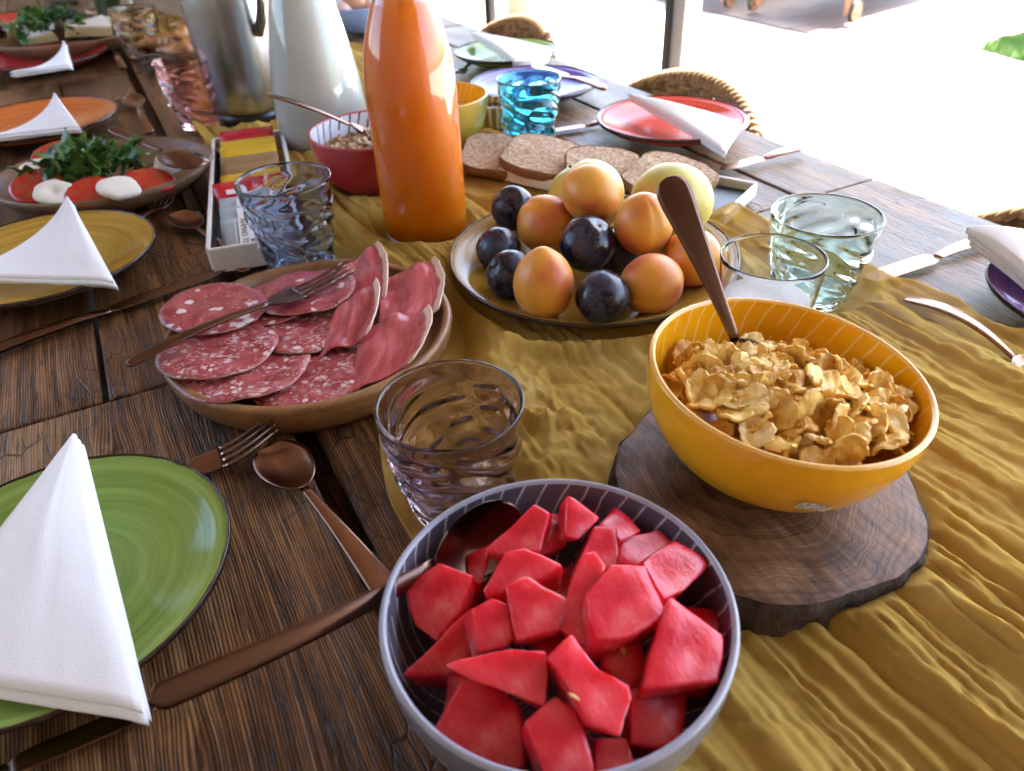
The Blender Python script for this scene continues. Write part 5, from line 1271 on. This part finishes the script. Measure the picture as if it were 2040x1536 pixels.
# ------------------------------------------------------------------ wicker chairs
s = NT('willow_wicker'); o = s.obj(); n = s.noise(o, 70.0, 4); s.P(base=s.ramp(n, [(.3, (.16, .095, .045)), (.55, (.32, .21, .11)), (.75, (.46, .33, .19))]), rough=.55); s.bump(s.noise(s.scale(o, (1, 1, 6)), 180.0, 3), .3, .001); MWIC = s.m
def make_chair():
    e = empty('wicker_chair', (0, 0, 0), None, 'chair', 'wicker chairs along the table')
    H = .712; HW = .195
    def top(t): return H - .055 * abs(t) ** 2.2
    def plan(t): return Vector((.05 * (1 - t * t), t * HW, 0))      # bows away from the table
    for i in range(15):
        t = -1 + 2 * i / 14; p = plan(t); lean = .06
        vv, ff = tube([p + Vector((0, 0, .40)), p + Vector((lean * .5, 0, .55)), p + Vector((lean, 0, top(t) - .006))], .0042, 6); mk('stake', vv, ff, MWIC, e)
    nrow = 33
    for r_ in range(nrow):
        z = .405 + r_ * .0094; pts = []
        for k in range(85):
            t = -1 + 2 * k / 84
            zz = z
            if zz > top(t) - .012: zz = top(t) - .012
            p = plan(t); ln = .06 * (zz - .40) / (H - .40); ph = (k / 6.0) * pi + r_ * pi
            pts.append(p + Vector((ln + .0036 * cos(ph), 0, zz)))
        vv, ff = tube(pts, .0062, 5); mk('weaver', vv, ff, MWIC, e)
    for q in range(3):
        pts = []
        for k in range(121):
            t = -1 + 2 * k / 120; p = plan(t); ph = k * .52 + q * 2.094
            pts.append(p + Vector((.06 + .008 * cos(ph), 0, top(t) + .008 * sin(ph))))
        vv, ff = tube(pts, .0068, 6); mk('rim_strand', vv, ff, MWIC, e)
    for r_ in range(9):
        pts = [Vector((-.42 + .46 * k / 40, -.2 + .05 * r_, .41 + .004 * cos(k * .8 + r_ * pi))) for k in range(41)]; vv, ff = tube(pts, .024, 5); mk('seat_strand', vv, ff, MWIC, e)
    for (x_, y_) in ((.03, -.19), (.03, .19), (-.40, -.19), (-.40, .19)):
        vv, ff = tube([(x_, y_, 0), (x_, y_, .41)], .016, 10); mk('leg', vv, ff, MWIC, e)
    return e
def copy_tree(o):
    c = o.copy(); col.objects.link(c)
    for ch in o.children: d = ch.copy(); col.objects.link(d); d.parent = c
    return c
ch = make_chair(); ch.location = (.905, 1.135, -.744); ch['label'] = 'wicker chair with sunlit top behind the coral red plate'
c2 = copy_tree(ch); c2.location = (.905, 1.835, -.744); c2['label'] = 'wicker chair in front of the terracotta pot behind the olive green plate'
c3 = copy_tree(ch); c3.location = (.905, .345, -.744); c3['label'] = 'wicker chair behind the purple plate'

# ------------------------------------------------------------------ outside: pot, loungers, parasol
MTERRA = simple('terracotta', (.42, .20, .13), .75, .1, 8, .2, 60)
pp = empty('plant_pot', (2.72, 4.98, -.749), 'tall terracotta pot outside behind the far post', 'pot')
lathe('pot', [(0, 0), (.135, 0), (.142, .01), (.20, .42), (.22, .43), (.225, .50), (.205, .505), (.20, .44), (.18, .43), (0, .43)], MTERRA, pp, seg=48)
lathe('soil', [(0, .47), (.20, .468), (.19, .45), (0, .45)], simple('potting_soil', (.05, .03, .02), .95, .4, 60, .8, 120), pp, seg=32)
MTEAK = lathe_wood('teak', (.20, .085, .035), (.36, .17, .08), (1, 0, 0), 20.0, .5)
MCUSH = simple('white_cushion', (.75, .73, .70), .9, .03, 10)
def lounger(p0, yaw, label):
    e = empty('sun_lounger', p0, label, 'sun lounger', 'wooden sun loungers on the deck', yaw)
    for y_ in (-.29, .29):
        box('rail', (1.9, .035, .075), MTEAK, e, (.95, y_, .26), bev=.004)
        for x_ in (.06, 1.75):
            box('leg', (.06, .045, .26), MTEAK, e, (x_, y_ * 1.0 + (.04 if y_ > 0 else -.04), .17), bev=.004)
        w_ = lathe('wheel', [(0, -.018), (.015, -.02), (.02, -.014), (.05, -.014), (.058, -.018), (.066, -.012), (.066, .012), (.058, .018), (.05, .014), (.02, .014), (.015, .02), (0, .02)], MTEAK, e, (.06, y_ + (.085 if y_ > 0 else -.085), .066), 32); w_.rotation_euler = (pi / 2, 0, 0)
        ty = lathe('tyre', [(.064, -.014), (.070, -.012), (.071, 0), (.070, .012), (.064, .014)], MDARK, e, (.06, y_ + (.085 if y_ > 0 else -.085), .0715), 32, True); ty.rotation_euler = (pi / 2, 0, 0); ty.parent = w_; ty.matrix_parent_inverse = w_.matrix_basis.inverted()
    box('cross_rail', (.04, .545, .06), MTEAK, e, (.03, 0, .26), bev=.004)
    for k in range(19): box('slat', (.06, .544, .016), MTEAK, e, (.10 + k * .097, 0, .29), bev=.003)
    box('cushion', (1.86, .56, .06), MCUSH, e, (.96, 0, .332), bev=.02)
a0, a1 = T(1660, 46, -.72), T(1516, 28, -.72); mid = (a0 + a1) / 2; dv = (a0 - a1); yw_ = atan2(dv.y, dv.x) + pi / 2
lounger((mid.x, mid.y, -.719), yw_, 'wooden sun lounger with wheels on the deck nearest the terrace')
pv = Vector((-sin(yw_), cos(yw_), 0)) * .95
lounger((mid.x + pv.x, mid.y + pv.y, -.719), yw_, 'second wooden sun lounger beyond the first one')
ps = empty('garden_parasol', (6.38, 5.67, -.719), 'large square garden parasol shading the loungers', 'parasol', rz=radians(10))
vv, ff = tube([(0, 0, 0), (0, 0, 2.55)], .03, 12); mk('pole', vv, ff, MTEAK, ps)
h2 = 1.35; mk('canopy', [(-h2, -h2, 2.3), (h2, -h2, 2.3), (h2, h2, 2.3), (-h2, h2, 2.3), (0, 0, 2.62), (-h2, -h2, 2.27), (h2, -h2, 2.27), (h2, h2, 2.27), (-h2, h2, 2.27), (0, 0, 2.59)],
   [(0, 1, 4), (1, 2, 4), (2, 3, 4), (3, 0, 4), (6, 5, 9), (7, 6, 9), (8, 7, 9), (5, 8, 9), (0, 5, 6, 1), (1, 6, 7, 2), (2, 7, 8, 3), (3, 8, 5, 0)], MCUSH, ps, False)
lathe('foot', [(0, 0), (.28, 0), (.28, .05), (.05, .07), (0, .07)], MDARK, ps, seg=32)
